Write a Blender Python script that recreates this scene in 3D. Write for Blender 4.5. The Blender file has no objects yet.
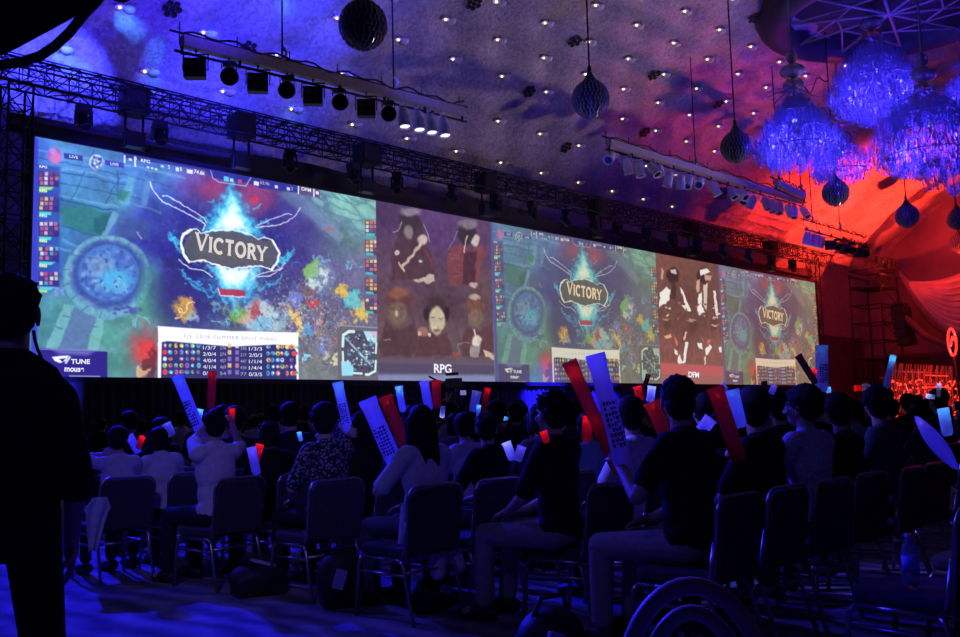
import bpy, math, random
import numpy as np
from mathutils import Vector, Matrix, Euler
rnd = random.Random(7)
SC = bpy.context.scene
COL = SC.collection
PI = math.pi

# ------------------------------------------------------------------ camera
CAM_H = 1.20
FPX, PITCH, ROLL, YAW = 931.9, 0.10402, -0.025832, 0.797467
FW = Vector((math.sin(YAW)*math.cos(PITCH), math.cos(YAW)*math.cos(PITCH), math.sin(PITCH)))
_rt = Vector((math.cos(YAW), -math.sin(YAW), 0)); _up = _rt.cross(FW)
RT = _rt*math.cos(ROLL) + _up*math.sin(ROLL)
UP = _up*math.cos(ROLL) - _rt*math.sin(ROLL)
EYE = Vector((0, 0, CAM_H))
def ray(px, py): return FW + RT*((px-480)/FPX) - UP*((py-318.5)/FPX)
def at(px, py, d): return EYE + ray(px, py)*d                    # point at distance d along the view axis
def on_y(px, py, Y): r = ray(px, py); return EYE + r*(Y/r.y)      # point of a sight line on a plane of the room
def on_z(px, py, z): r = ray(px, py); return EYE + r*((z-CAM_H)/r.z)
def on_x(px, py, X): r = ray(px, py); return EYE + r*(X/r.x)
def to_px(P):
    v = P-EYE; d = v.dot(FW)
    return 480+FPX*v.dot(RT)/d, 318.5-FPX*v.dot(UP)/d, d
cam = bpy.data.cameras.new('camera'); cam.sensor_width = 36; cam.lens = FPX*36/960
cam.clip_start = .05; cam.clip_end = 300
co = bpy.data.objects.new('camera', cam); COL.objects.link(co)
M3 = Matrix((RT, UP, -FW)).transposed()
co.matrix_world = Matrix.Translation(EYE) @ M3.to_4x4()
SC.camera = co

# ------------------------------------------------------------------ materials
def lin(c):
    return tuple((x/12.92 if x <= .04045 else ((x+.055)/1.055)**2.4) for x in c)
def rgb(r, g, b): return lin((r/255, g/255, b/255))
MATS = {}
def mat(name, col, rough=.6, metal=0., var=.15, scale=12., bump=.0, bscale=60., emit=None, es=0., spec=.5, trans=0., alpha=1.):
    if name in MATS: return MATS[name]
    m = bpy.data.materials.new(name); m.use_nodes = True
    nt = m.node_tree; b = nt.nodes['Principled BSDF']
    b.inputs['Roughness'].default_value = rough; b.inputs['Metallic'].default_value = metal
    b.inputs['Specular IOR Level'].default_value = spec
    b.inputs['Transmission Weight'].default_value = trans; b.inputs['Alpha'].default_value = alpha
    tc = nt.nodes.new('ShaderNodeTexCoord')
    if var > 0:
        n = nt.nodes.new('ShaderNodeTexNoise'); n.inputs['Scale'].default_value = scale; n.inputs['Detail'].default_value = 4
        nt.links.new(tc.outputs['Object'], n.inputs['Vector'])
        r = nt.nodes.new('ShaderNodeValToRGB')
        r.color_ramp.elements[0].color = tuple(max(0, c*(1-var)) for c in col)+(1,)
        r.color_ramp.elements[1].color = tuple(min(1, c*(1+var)) for c in col)+(1,)
        r.color_ramp.elements[0].position = .3; r.color_ramp.elements[1].position = .7
        nt.links.new(n.outputs['Fac'], r.inputs['Fac']); nt.links.new(r.outputs['Color'], b.inputs['Base Color'])
    else: b.inputs['Base Color'].default_value = tuple(col)+(1,)
    if bump > 0:
        n2 = nt.nodes.new('ShaderNodeTexNoise'); n2.inputs['Scale'].default_value = bscale; n2.inputs['Detail'].default_value = 6
        nt.links.new(tc.outputs['Object'], n2.inputs['Vector'])
        bp = nt.nodes.new('ShaderNodeBump'); bp.inputs['Strength'].default_value = bump; bp.inputs['Distance'].default_value = .02
        nt.links.new(n2.outputs['Fac'], bp.inputs['Height']); nt.links.new(bp.outputs['Normal'], b.inputs['Normal'])
    if emit:
        b.inputs['Emission Color'].default_value = tuple(emit)+(1,); b.inputs['Emission Strength'].default_value = es
    MATS[name] = m
    return m
BLACK = mat('black_paint', (.012, .012, .014), .55)
DARKMETAL = mat('dark_metal', (.03, .03, .035), .45, .6)
STEEL = mat('steel', (.35, .35, .38), .35, .9)
CABLE = mat('cable_black', (.01, .01, .012), .6)
RACE = mat('raceway_beige', (.42, .36, .30), .55)
CANM = mat('par_can_silver', (.68, .68, .72), .4, .0)
LENS = mat('lens_glass', (.006, .006, .009), .6, 0, 0, spec=.12)
LENSBLUE = mat('lens_blue_filter', (.03, .05, .5), .15, 0, spec=.8)
LENSON = mat('lens_lit', (.8, .8, .8), .3, emit=(1, .93, .85), es=1.6)

# ------------------------------------------------------------------ mesh building
class MB:
    def __init__(s): s.v = []; s.f = []; s.sm = []
    def add(s, vs, fs, smooth=False):
        o = len(s.v); s.v.extend([tuple(v) for v in vs]); s.f.extend([tuple(i+o for i in f) for f in fs]); s.sm.extend([smooth]*len(fs)); return s
    def box(s, c, d, R=None, top=1.0):
        x, y, z = d[0]/2, d[1]/2, d[2]/2; c = Vector(c)
        vs = [Vector((sx*x*(top if sz > 0 else 1), sy*y*(top if sz > 0 else 1), sz*z)) for sz in (-1, 1) for sy in (-1, 1) for sx in (-1, 1)]
        if R is not None: vs = [R @ v for v in vs]
        return s.add([v+c for v in vs], [(0, 2, 3, 1), (4, 5, 7, 6), (0, 1, 5, 4), (2, 6, 7, 3), (0, 4, 6, 2), (1, 3, 7, 5)])
    def tube(s, pts, r, n=8, r1=None, caps=True, smooth=True):
        pts = [Vector(p) for p in pts]; N = len(pts); rs = [r]*N if r1 is None else [r+(r1-r)*i/(N-1) for i in range(N)]
        if isinstance(r, (list, tuple)): rs = list(r)
        vs = []; prev = None
        for i, p in enumerate(pts):
            t = (pts[min(i+1, N-1)]-pts[max(i-1, 0)]).normalized()
            if prev is None:
                a = Vector((0, 0, 1)) if abs(t.z) < .9 else Vector((1, 0, 0)); u = t.cross(a).normalized()
            else: u = (prev-t*prev.dot(t)).normalized()
            prev = u; w = t.cross(u)
            for k in range(n):
                a = 2*PI*k/n; vs.append(p+(u*math.cos(a)+w*math.sin(a))*rs[i])
        fs = [(i*n+k, i*n+(k+1) % n, (i+1)*n+(k+1) % n, (i+1)*n+k) for i in range(N-1) for k in range(n)]
        if caps: fs += [tuple(range(n-1, -1, -1)), tuple(range((N-1)*n, N*n))]
        return s.add(vs, fs, smooth)
    def lathe(s, prof, n=24, M=None, smooth=True):
        vs = []; 
        for r, z in prof:
            for k in range(n):
                a = 2*PI*k/n; v = Vector((r*math.cos(a), r*math.sin(a), z)); vs.append(M @ v if M else v)
        N = len(prof)
        fs = [(i*n+k, i*n+(k+1) % n, (i+1)*n+(k+1) % n, (i+1)*n+k) for i in range(N-1) for k in range(n)]
        fs += [tuple(range(n-1, -1, -1)), tuple(range((N-1)*n, N*n))]
        return s.add(vs, fs, smooth)
    def ball(s, c, r, nu=16, nv=10, R=None, smooth=True):
        if not isinstance(r, (tuple, list)): r = (r, r, r)
        c = Vector(c); vs = [Vector((0, 0, -r[2]))]
        for j in range(1, nv):
            b = -PI/2+PI*j/nv
            for k in range(nu):
                a = 2*PI*k/nu; vs.append(Vector((r[0]*math.cos(b)*math.cos(a), r[1]*math.cos(b)*math.sin(a), r[2]*math.sin(b))))
        vs.append(Vector((0, 0, r[2])))
        if R is not None: vs = [R @ v for v in vs]
        fs = [(0, 1+(k+1) % nu, 1+k) for k in range(nu)]
        fs += [(1+(j-1)*nu+k, 1+(j-1)*nu+(k+1) % nu, 1+j*nu+(k+1) % nu, 1+j*nu+k) for j in range(1, nv-1) for k in range(nu)]
        t = len(vs)-1; b0 = 1+(nv-2)*nu; fs += [(b0+k, b0+(k+1) % nu, t) for k in range(nu)]
        return s.add([v+c for v in vs], fs, smooth)
    def cap(s, p0, r0, p1, r1, n=12):           # capsule of changing radius
        p0 = Vector(p0); p1 = Vector(p1); t = p1-p0; L = t.length
        if L < 1e-6: return s.ball(p0, max(r0, r1), n, 8)
        t /= L; pts = []; rs = []
        for a in (-85, -60, -35, -10): pts.append(p0+t*(r0*math.sin(math.radians(a)))); rs.append(r0*math.cos(math.radians(a)))
        for a in (10, 35, 60, 85): pts.append(p1+t*(r1*math.sin(math.radians(a)))); rs.append(r1*math.cos(math.radians(a)))
        return s.tube(pts, rs, n)
    def prism(s, poly, t, M):                    # 2-D outline, thickness t along the local z of M
        n = len(poly); vs = [M @ Vector((x, y, z)) for z in (0, t) for x, y in poly]
        fs = [tuple(range(n-1, -1, -1)), tuple(range(n, 2*n))]+[(i, (i+1) % n, n+(i+1) % n, n+i) for i in range(n)]
        return s.add(vs, fs)
    def mesh(s, name, m=None):
        me = bpy.data.meshes.new(name); me.from_pydata(s.v, [], s.f)
        me.polygons.foreach_set('use_smooth', s.sm); me.update()
        if m: me.materials.append(m)
        return me
    def build(s, name, m=None, parent=None):
        return link(name, s.mesh(name, m), parent)
def link(name, me, parent=None):
    o = bpy.data.objects.new(name, me); COL.objects.link(o)
    if parent: o.parent = parent
    return o
def tag(o, label=None, cat=None, group=None, kind=None):
    for k, v in (('label', label), ('category', cat), ('group', group), ('kind', kind)):
        if v: o[k] = v
    return o
def thing(name, label, cat, loc=(0, 0, 0), rot=(0, 0, 0), group=None):
    o = bpy.data.objects.new(name, None); COL.objects.link(o); o.location = loc; o.rotation_euler = rot
    o.empty_display_size = .1
    return tag(o, label, cat, group)
def clone(root, loc, rot=None, label=None, group=None, scale=None):
    r = root.copy(); COL.objects.link(r); r.location = loc
    if rot is not None: r.rotation_euler = rot
    if scale is not None: r.scale = (scale,)*3 if not isinstance(scale, tuple) else scale
    if label: r['label'] = label
    if group: r['group'] = group
    for ch in list(root.children):
        c = ch.copy(); COL.objects.link(c); c.parent = r
        for g in list(ch.children):
            d = g.copy(); COL.objects.link(d); d.parent = c
    return r
ORD = ['first', 'second', 'third', 'fourth', 'fifth', 'sixth', 'seventh', 'eighth', 'ninth', 'tenth', 'eleventh', 'twelfth',
       'thirteenth', 'fourteenth', 'fifteenth', 'sixteenth', 'seventeenth', 'eighteenth', 'nineteenth', 'twentieth']
def bez(m, w=.008, seg=2):
    pass
# ------------------------------------------------------------------ room shell
PROF = [(-8, 13.9), (2, 13.9), (6, 13.8), (9, 13.6), (11.5, 13.2), (13.8, 12.66), (14.9, 12.3), (16, 11.9), (17.1, 11.4), (18.07, 10.92),
        (18.9, 10.25), (20.1, 9.4), (21, 8.4), (21.8, 7.2), (22.4, 5.8), (22.8, 4.2), (23.0, 2.4)]
_py = np.array([p[0] for p in PROF]); _pz = np.array([p[1] for p in PROF])+CAM_H
_fy = np.linspace(-8, 23, 1200); _fz = np.interp(_fy, _py, _pz)
_k = np.hanning(61); _k /= _k.sum()
_fz = np.convolve(np.pad(_fz, 30, mode='edge'), _k, mode='valid')
def ceil_z(y): return float(np.interp(y, _fy, _fz))
S = 2.1
ROWS = [(21.0, .85), (20.1, .35), (18.9, .85), (18.07, .35), (17.1, .85), (16.0, .35), (14.9, .85), (13.8, .35), (12.65, .85), (11.5, .35), (10.3, .85), (9.1, .35)]
def tuft(X, Y):
    h = np.zeros_like(X)
    for y, off in ROWS:
        dx = (X/S-off) - np.round(X/S-off); d2 = (dx*S)**2+((Y-y)*1.25)**2
        h += .30*np.exp(-d2/.30)
    h -= .05*np.cos(2*PI*X/S)*np.cos(2*PI*Y/2.2)
    return h*(Y > 6)
def on_ceiling(px, py):
    r = ray(px, py)
    lo, hi = 5., 90.
    for _ in range(60):
        m = (lo+hi)/2; P = EYE+r*m
        if P.y < 22.9 and P.z < ceil_z(P.y): lo = m
        else: hi = m
    return EYE+r*lo
def shell(name, vs, fs, m, smooth=True):
    me = bpy.data.meshes.new(name); me.from_pydata(vs, [], fs)
    me.polygons.foreach_set('use_smooth', [smooth]*len(fs)); me.materials.append(m); me.update()
    o = link(name, me); o['kind'] = 'structure'; return o
XE = 56.
def pearl():
    m = mat('pearl_mosaic_plaster', (.5, .46, .44), .42, 0, .12, .6)
    nt = m.node_tree; b = nt.nodes['Principled BSDF']; tc = nt.nodes['Texture Coordinate']
    v = nt.nodes.new('ShaderNodeTexVoronoi'); v.inputs['Scale'].default_value = 12.; nt.links.new(tc.outputs['Object'], v.inputs['Vector'])
    v2 = nt.nodes.new('ShaderNodeTexVoronoi'); v2.inputs['Scale'].default_value = 12.; v2.feature = 'DISTANCE_TO_EDGE'; nt.links.new(tc.outputs['Object'], v2.inputs['Vector'])
    mp = nt.nodes.new('ShaderNodeMapRange'); mp.inputs['From Max'].default_value = .12; nt.links.new(v2.outputs['Distance'], mp.inputs['Value'])
    bp = nt.nodes.new('ShaderNodeBump'); bp.inputs['Strength'].default_value = .6; bp.inputs['Distance'].default_value = .02
    nt.links.new(mp.outputs['Result'], bp.inputs['Height']); nt.links.new(bp.outputs['Normal'], b.inputs['Normal'])
    # mother-of-pearl tiles differ a little in tone from tile to tile
    mx = nt.nodes.new('ShaderNodeMix'); mx.data_type = 'RGBA'; mx.blend_type = 'MULTIPLY'; mx.inputs['Factor'].default_value = .6
    old = b.inputs['Base Color'].links[0].from_socket
    bw = nt.nodes.new('ShaderNodeRGBToBW'); nt.links.new(v.outputs['Color'], bw.inputs['Color'])
    m2 = nt.nodes.new('ShaderNodeMapRange'); m2.inputs['To Min'].default_value = .35; m2.inputs['To Max'].default_value = 1.4; nt.links.new(bw.outputs['Val'], m2.inputs['Value'])
    nt.links.new(old, mx.inputs['A']); nt.links.new(m2.outputs['Result'], mx.inputs['B']); nt.links.new(mx.outputs['Result'], b.inputs['Base Color'])
    return m
PEARL = pearl()
xs = np.arange(-6, XE+.01, .16)
ys = np.concatenate([np.linspace(-8, 8, 12), np.arange(8.15, 22.0, .15), np.linspace(22.05, 22.99, 14)])
Xg, Yg = np.meshgrid(xs, ys); Zg = np.interp(Yg, _fy, _fz)+tuft(Xg, Yg)
nx, ny = len(xs), len(ys)
vs = np.stack([Xg, Yg, Zg], -1).reshape(-1, 3).tolist()
fs = [(j*nx+i, (j+1)*nx+i, (j+1)*nx+i+1, j*nx+i+1) for j in range(ny-1) for i in range(nx-1)]
shell('ceiling', vs, fs, PEARL)
DARKWALL = mat('wall_dark_panel', (.16, .11, .10), .7, 0, .2, 1.2)
CARPET = mat('carpet_floor', (.30, .28, .33), .95, 0, .45, 1.6, .5, 90)
E0 = MB().add([(-6, -8, 0), (XE, -8, 0), (XE, 23, 0), (-6, 23, 0)], [(0, 1, 2, 3)]); fl = E0.build('floor', CARPET); fl['kind'] = 'structure'
nt = CARPET.node_tree; b = nt.nodes['Principled BSDF']      # woven swirl pattern in the carpet
w = nt.nodes.new('ShaderNodeTexWave'); w.inputs['Scale'].default_value = 1.1; w.inputs['Distortion'].default_value = 7; w.inputs['Detail'].default_value = 3
nt.links.new(nt.nodes['Texture Coordinate'].outputs['Object'], w.inputs['Vector'])
mx = nt.nodes.new('ShaderNodeMix'); mx.data_type = 'RGBA'; mx.blend_type = 'MULTIPLY'; mx.inputs['Factor'].default_value = .6
old = b.inputs['Base Color'].links[0].from_socket
nt.links.new(old, mx.inputs['A']); nt.links.new(w.outputs['Color'], mx.inputs['B']); nt.links.new(mx.outputs['Result'], b.inputs['Base Color'])
def wall(name, pts, m): o = MB().add(pts, [(0, 1, 2, 3)]).build(name, m); o['kind'] = 'structure'
wall('wall_back', [(-6, 23, 0), (XE, 23, 0), (XE, 23, 3.7), (-6, 23, 3.7)], DARKWALL)
wall('wall_right', [(XE, 23, 0), (XE, -8, 0), (XE, -8, 15.2), (XE, 23, 15.2)], mat('wall_end_plaster', (.34, .24, .22), .7, 0, .25, .5, .3, 8))
wall('wall_left', [(-6, -8, 0), (-6, 23, 0), (-6, 23, 15.2), (-6, -8, 15.2)], DARKWALL)
wall('wall_front', [(XE, -8, 0), (-6, -8, 0), (-6, -8, 15.2), (XE, -8, 15.2)], DARKWALL)
# wood panelling strips on the end wall
pb = MB()
for i in range(20): pb.box((XE-.03, 4+i*.95, 2.0), (.05, .9, 3.9))
o = pb.build('trim_1', mat('wall_wood_panel', (.10, .06, .045), .5, 0, .3, 3)); o['kind'] = 'structure'
ob = MB(); ob.box((XE-.06, 13, 4.05), (.12, 19.8, .16)); o = ob.build('trim_2', DARKWALL); o['kind'] = 'structure'

# ------------------------------------------------------------------ ceiling lamps in the tufts, dark flower vents
BOWL = mat('lamp_bowl_pearl', (.75, .72, .70), .3, 0, .05)
BULB = mat('bulb_warm', (1, .8, .6), .4, emit=(1, .72, .45), es=3.2)
lamp0 = thing('ceiling_lamp', 'small warm bulb beside a pearl bowl in a tuft of the shell-tiled ceiling', 'ceiling light', (0, 0, 0), group='lamps in the tufts of the pearly ceiling')
b = MB(); b.lathe([(.01, -.16), (.08, -.15), (.13, -.11), (.155, -.04), (.15, -.035), (.12, -.09), (.07, -.13), (.01, -.14)], 16, Matrix.Translation((.12, .0, .07))); b.build('bowl', BOWL, lamp0)
b = MB(); b.ball((-.13, -.05, -.05), .034, 10, 8); b.build('bulb', BULB, lamp0)
MB().lathe([(.02, .03), (.07, .02), (.115, -.03), (.12, -.03), (.075, .04), (.02, .05)], 16, Matrix.Translation((-.13, -.05, -.02))).build('halo_dish', BOWL, lamp0)  # dish added to catch the bulb's light as a halo
first = True
for y, off in ROWS:
    for k in range(0, 18):
        X = (k+off)*S
        P = Vector((X, y, ceil_z(y)+.2))
        px, py, d = to_px(P)
        if not (-4 < px < 955 and -6 < py < 232): continue
        if X > 34.5: continue
        if first: lamp0.location = P; first = False
        else: clone(lamp0, P)
VENT = mat('vent_black', (.008, .008, .01), .6)
vent0 = thing('ceiling_vent', 'black flower-shaped ceiling vent', 'vent', group='black flower vents')
b = MB()
for k in range(6):
    a = k*PI/3; b.lathe([(.10, 0), (.12, -.04), (.09, -.05), (.085, -.02), (.02, -.02)], 14, Matrix.Translation((.25*math.cos(a), .25*math.sin(a), 0)))
b.build('petal_rings', VENT, vent0)
b = MB(); b.lathe([(.09, 0), (.11, -.05), (.06, -.06), (.01, -.06)], 14); b.build('hub', VENT, vent0)
VP = [(474, 2, 'in the top middle of the ceiling'), (575, 40, 'just left of the cord of the second hanging crystal ball'), (529, 90, 'left of the second hanging crystal ball'),
      (432, 104, 'above the silver cans at the end of the left lighting bar'), (248, 47, 'above the middle of the left lighting bar'), (654, 74, 'right of the second hanging crystal ball'),
      (645, 131, 'above the left half of the long lighting bar'), (566, 146, 'left of the tip of the long lighting bar'), (718, 103, 'left of the third hanging crystal ball'),
      (755, 17, 'left of the dark ceiling ring'), (172, 7, 'in the blue light at the top left'), (805, 100, 'behind the left blue chandelier')]
for i, (px, py, s) in enumerate(VP):
    P = on_ceiling(px, py); sl = math.atan2(ceil_z(P.y+.2)-ceil_z(P.y-.2), .4)
    if i == 0: o = vent0; o.location = P
    else: o = clone(vent0, P)
    o.scale = (.66,)*3; o.rotation_euler = (Matrix.Rotation(sl, 3, 'X') @ Matrix.Rotation(.3*i, 3, 'Z')).to_euler(); o.location.z -= .04
    o['label'] = 'black flower-shaped vent '+s
# ------------------------------------------------------------------ painted picture of the projection (a picture in the screen's own plane)
HS = 5.0
SD = 3.95533665*HS; SX0 = 1.42150326*HS; SG = 1.82588776*HS; SCW = .921944762*HS
SZB = CAM_H+.206544905*HS; SZT = SZB+HS
def homog(quad):
    src = np.array(quad, float); dst = np.array([(0, 0), (1, 0), (1, 1), (0, 1)], float); A = []
    for (x, y), (u, v) in zip(src, dst):
        A.append([x, y, 1, 0, 0, 0, -u*x, -u*y, -u]); A.append([0, 0, 0, x, y, 1, -v*x, -v*y, -v])
    return np.linalg.svd(np.array(A))[2][-1].reshape(3, 3)
def quad_of(x0, w):
    return [to_px(Vector(p))[:2] for p in ((x0, SD, SZT), (x0+w, SD, SZT), (x0+w, SD, SZB), (x0, SD, SZB))]
class Canvas:
    def __init__(s, W, H, x0, w):
        s.W, s.H = W, H; s.Hm = homog(quad_of(x0, w)); s.img = np.zeros((H, W, 3))
        s.gx, s.gy = np.meshgrid((np.arange(W)+.5), (np.arange(H)+.5)); s.k = W/w
        Hi = np.linalg.inv(s.Hm); P = np.stack([s.gx/W, s.gy/H, np.ones_like(s.gx)], -1) @ Hi.T
        s.px = P[..., 0]/P[..., 2]; s.py = P[..., 1]/P[..., 2]           # photo position of every texel
        s.x0, s.w = x0, w
    def uv(s, pts):
        p = np.array(pts, float); q = np.c_[p, np.ones(len(p))] @ s.Hm.T
        return q[:, :2]/q[:, 2:]*[s.W, s.H]
    def put(s, cov, col, a=1.):
        c = (np.clip(cov, 0, 1)*a)[..., None]; s.img = s.img*(1-c)+np.array(col, float)/255*c
    def poly(s, pts, col, a=1., soft=.8):
        q = s.uv(pts); s.put(np.clip(.5-s._sd(q)/soft/2, 0, 1), col, a)
    def _sd(s, q):
        d = np.full(s.gx.shape, 1e9); ins = np.zeros(s.gx.shape, bool); n = len(q)
        for i in range(n):
            a, b = q[i], q[(i+1) % n]; e = b-a; wx = s.gx-a[0]; wy = s.gy-a[1]
            t = np.clip((wx*e[0]+wy*e[1])/(e@e+1e-9), 0, 1); d = np.minimum(d, (wx-e[0]*t)**2+(wy-e[1]*t)**2)
            c = (a[1] > s.gy) != (b[1] > s.gy)
            with np.errstate(divide='ignore', invalid='ignore'): xx = (b[0]-a[0])*(s.gy-a[1])/(b[1]-a[1]+1e-12)+a[0]
            ins ^= c & (s.gx < xx)
        return np.where(ins, -1, 1)*np.sqrt(d)
    def line(s, pts, col, wd=1., a=1., soft=.7):
        q = s.uv(pts); d = np.full(s.gx.shape, 1e9)
        for i in range(len(q)-1):
            p, b = q[i], q[i+1]; e = b-p; wx = s.gx-p[0]; wy = s.gy-p[1]
            t = np.clip((wx*e[0]+wy*e[1])/(e@e+1e-9), 0, 1); d = np.minimum(d, (wx-e[0]*t)**2+(wy-e[1]*t)**2)
        s.put(np.clip(.5-(np.sqrt(d)-wd*s.W/343/2)/soft/2, 0, 1), col, a)
    def warp(s, a, seed, cell=9):
        if not hasattr(s, 'g0'): s.g0 = (s.gx, s.gy, s.px, s.py)
        gx, gy, px, py = s.g0; s.gx, s.gy = gx, gy
        if a: 
            k = s.W/343 if s.W > 400 else s.W/120
            dx = (s.noise(cell, seed)-.5)*2*a+(s.noise(cell*.4, seed+1)-.5)*a; dy = (s.noise(cell, seed+2)-.5)*2*a+(s.noise(cell*.4, seed+3)-.5)*a
            s.gx, s.gy, s.px, s.py = gx+dx*k, gy+dy*k, px+dx, py+dy
        else: s.px, s.py = px, py
    def ell(s, c, r, col, a=1., soft=.08, ang=0.):
        ca, sa = math.cos(ang), math.sin(ang); dx = s.px-c[0]; dy = s.py-c[1]
        q = np.sqrt(((dx*ca+dy*sa)/r[0])**2+((-dx*sa+dy*ca)/r[1])**2); s.put(np.clip((1-q)/soft+.5, 0, 1), col, a)
    def glow(s, c, r, col, a=1.):
        q = ((s.px-c[0])/r[0])**2+((s.py-c[1])/r[1])**2; s.put(np.exp(-q*1.5), col, a)
    def noise(s, cell, seed):
        rs = np.random.RandomState(seed); g = rs.rand(int(s.H/cell)+3, int(s.W/cell)+3)
        gx, gy = s.g0[:2] if hasattr(s, 'g0') else (s.gx, s.gy); fx, fy = gx/cell, gy/cell; ix, iy = fx.astype(int), fy.astype(int); tx, ty = fx-ix, fy-iy
        tx = tx*tx*(3-2*tx); ty = ty*ty*(3-2*ty)
        return g[iy, ix]*(1-tx)*(1-ty)+g[iy, ix+1]*tx*(1-ty)+g[iy+1, ix]*(1-tx)*ty+g[iy+1, ix+1]*tx*ty
    def idw(s, pts, p=2.6):
        num = np.zeros(s.img.shape); den = np.zeros(s.gx.shape)
        for x, y, r, g, b in pts:
            w = 1/(((s.px-x)**2+((s.py-y)*1.15)**2)+25)**(p/2); num += w[..., None]*np.array([r, g, b])/255; den += w
        s.img = num/den[..., None]
    def mesh(s, name):
        W, H = s.W, s.H; xs = (np.arange(W)+.5)/W; ys = (np.arange(H)+.5)/H
        xs[0] = ys[0] = 0; xs[-1] = ys[-1] = 1
        X, Y = np.meshgrid(xs*s.w, (1-ys)*HS); v = np.stack([X, np.zeros_like(X), Y], -1).reshape(-1, 3)
        i = np.arange(W-1); j = np.arange(H-1); I, J = np.meshgrid(i, j); b = J*W+I
        f = np.stack([b, b+W, b+W+1, b+1], -1).reshape(-1, 4)
        me = bpy.data.meshes.new(name); me.vertices.add(len(v)); me.vertices.foreach_set('co', v.ravel())
        me.loops.add(f.size); me.loops.foreach_set('vertex_index', f.ravel()); me.polygons.add(len(f))
        me.polygons.foreach_set('loop_start', np.arange(0, f.size, 4)); me.update(calc_edges=True)
        c = np.clip(s.img, 0, 1).reshape(-1, 3); l = np.where(c <= .04045, c/12.92, ((c+.055)/1.055)**2.4)
        ca = me.color_attributes.new('picture', 'FLOAT_COLOR', 'POINT'); ca.data.foreach_set('color', np.c_[l, np.ones(len(l))].ravel())
        return me
def screen_mat(name, lift, k, gain=1., mul=(1, 1, 1)):
    m = bpy.data.materials.new(name); m.use_nodes = True; nt = m.node_tree; b = nt.nodes['Principled BSDF']
    b.inputs['Base Color'].default_value = (.004, .004, .004, 1); b.inputs['Roughness'].default_value = .9; b.inputs['Specular IOR Level'].default_value = .1
    at_ = nt.nodes.new('ShaderNodeVertexColor'); at_.layer_name = 'picture'
    mx = nt.nodes.new('ShaderNodeMix'); mx.data_type = 'RGBA'; mx.inputs['Factor'].default_value = k; mx.inputs['B'].default_value = tuple(lift)+(1,)
    ml = nt.nodes.new('ShaderNodeMix'); ml.data_type = 'RGBA'; ml.blend_type = 'MULTIPLY'; ml.inputs['Factor'].default_value = 1.; ml.inputs['B'].default_value = tuple(mul)+(1,); nt.links.new(at_.outputs['Color'], ml.inputs['A']); nt.links.new(ml.outputs['Result'], mx.inputs['A']); nt.links.new(mx.outputs['Result'], b.inputs['Emission Color']); b.inputs['Emission Strength'].default_value = gain
    return m

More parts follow.
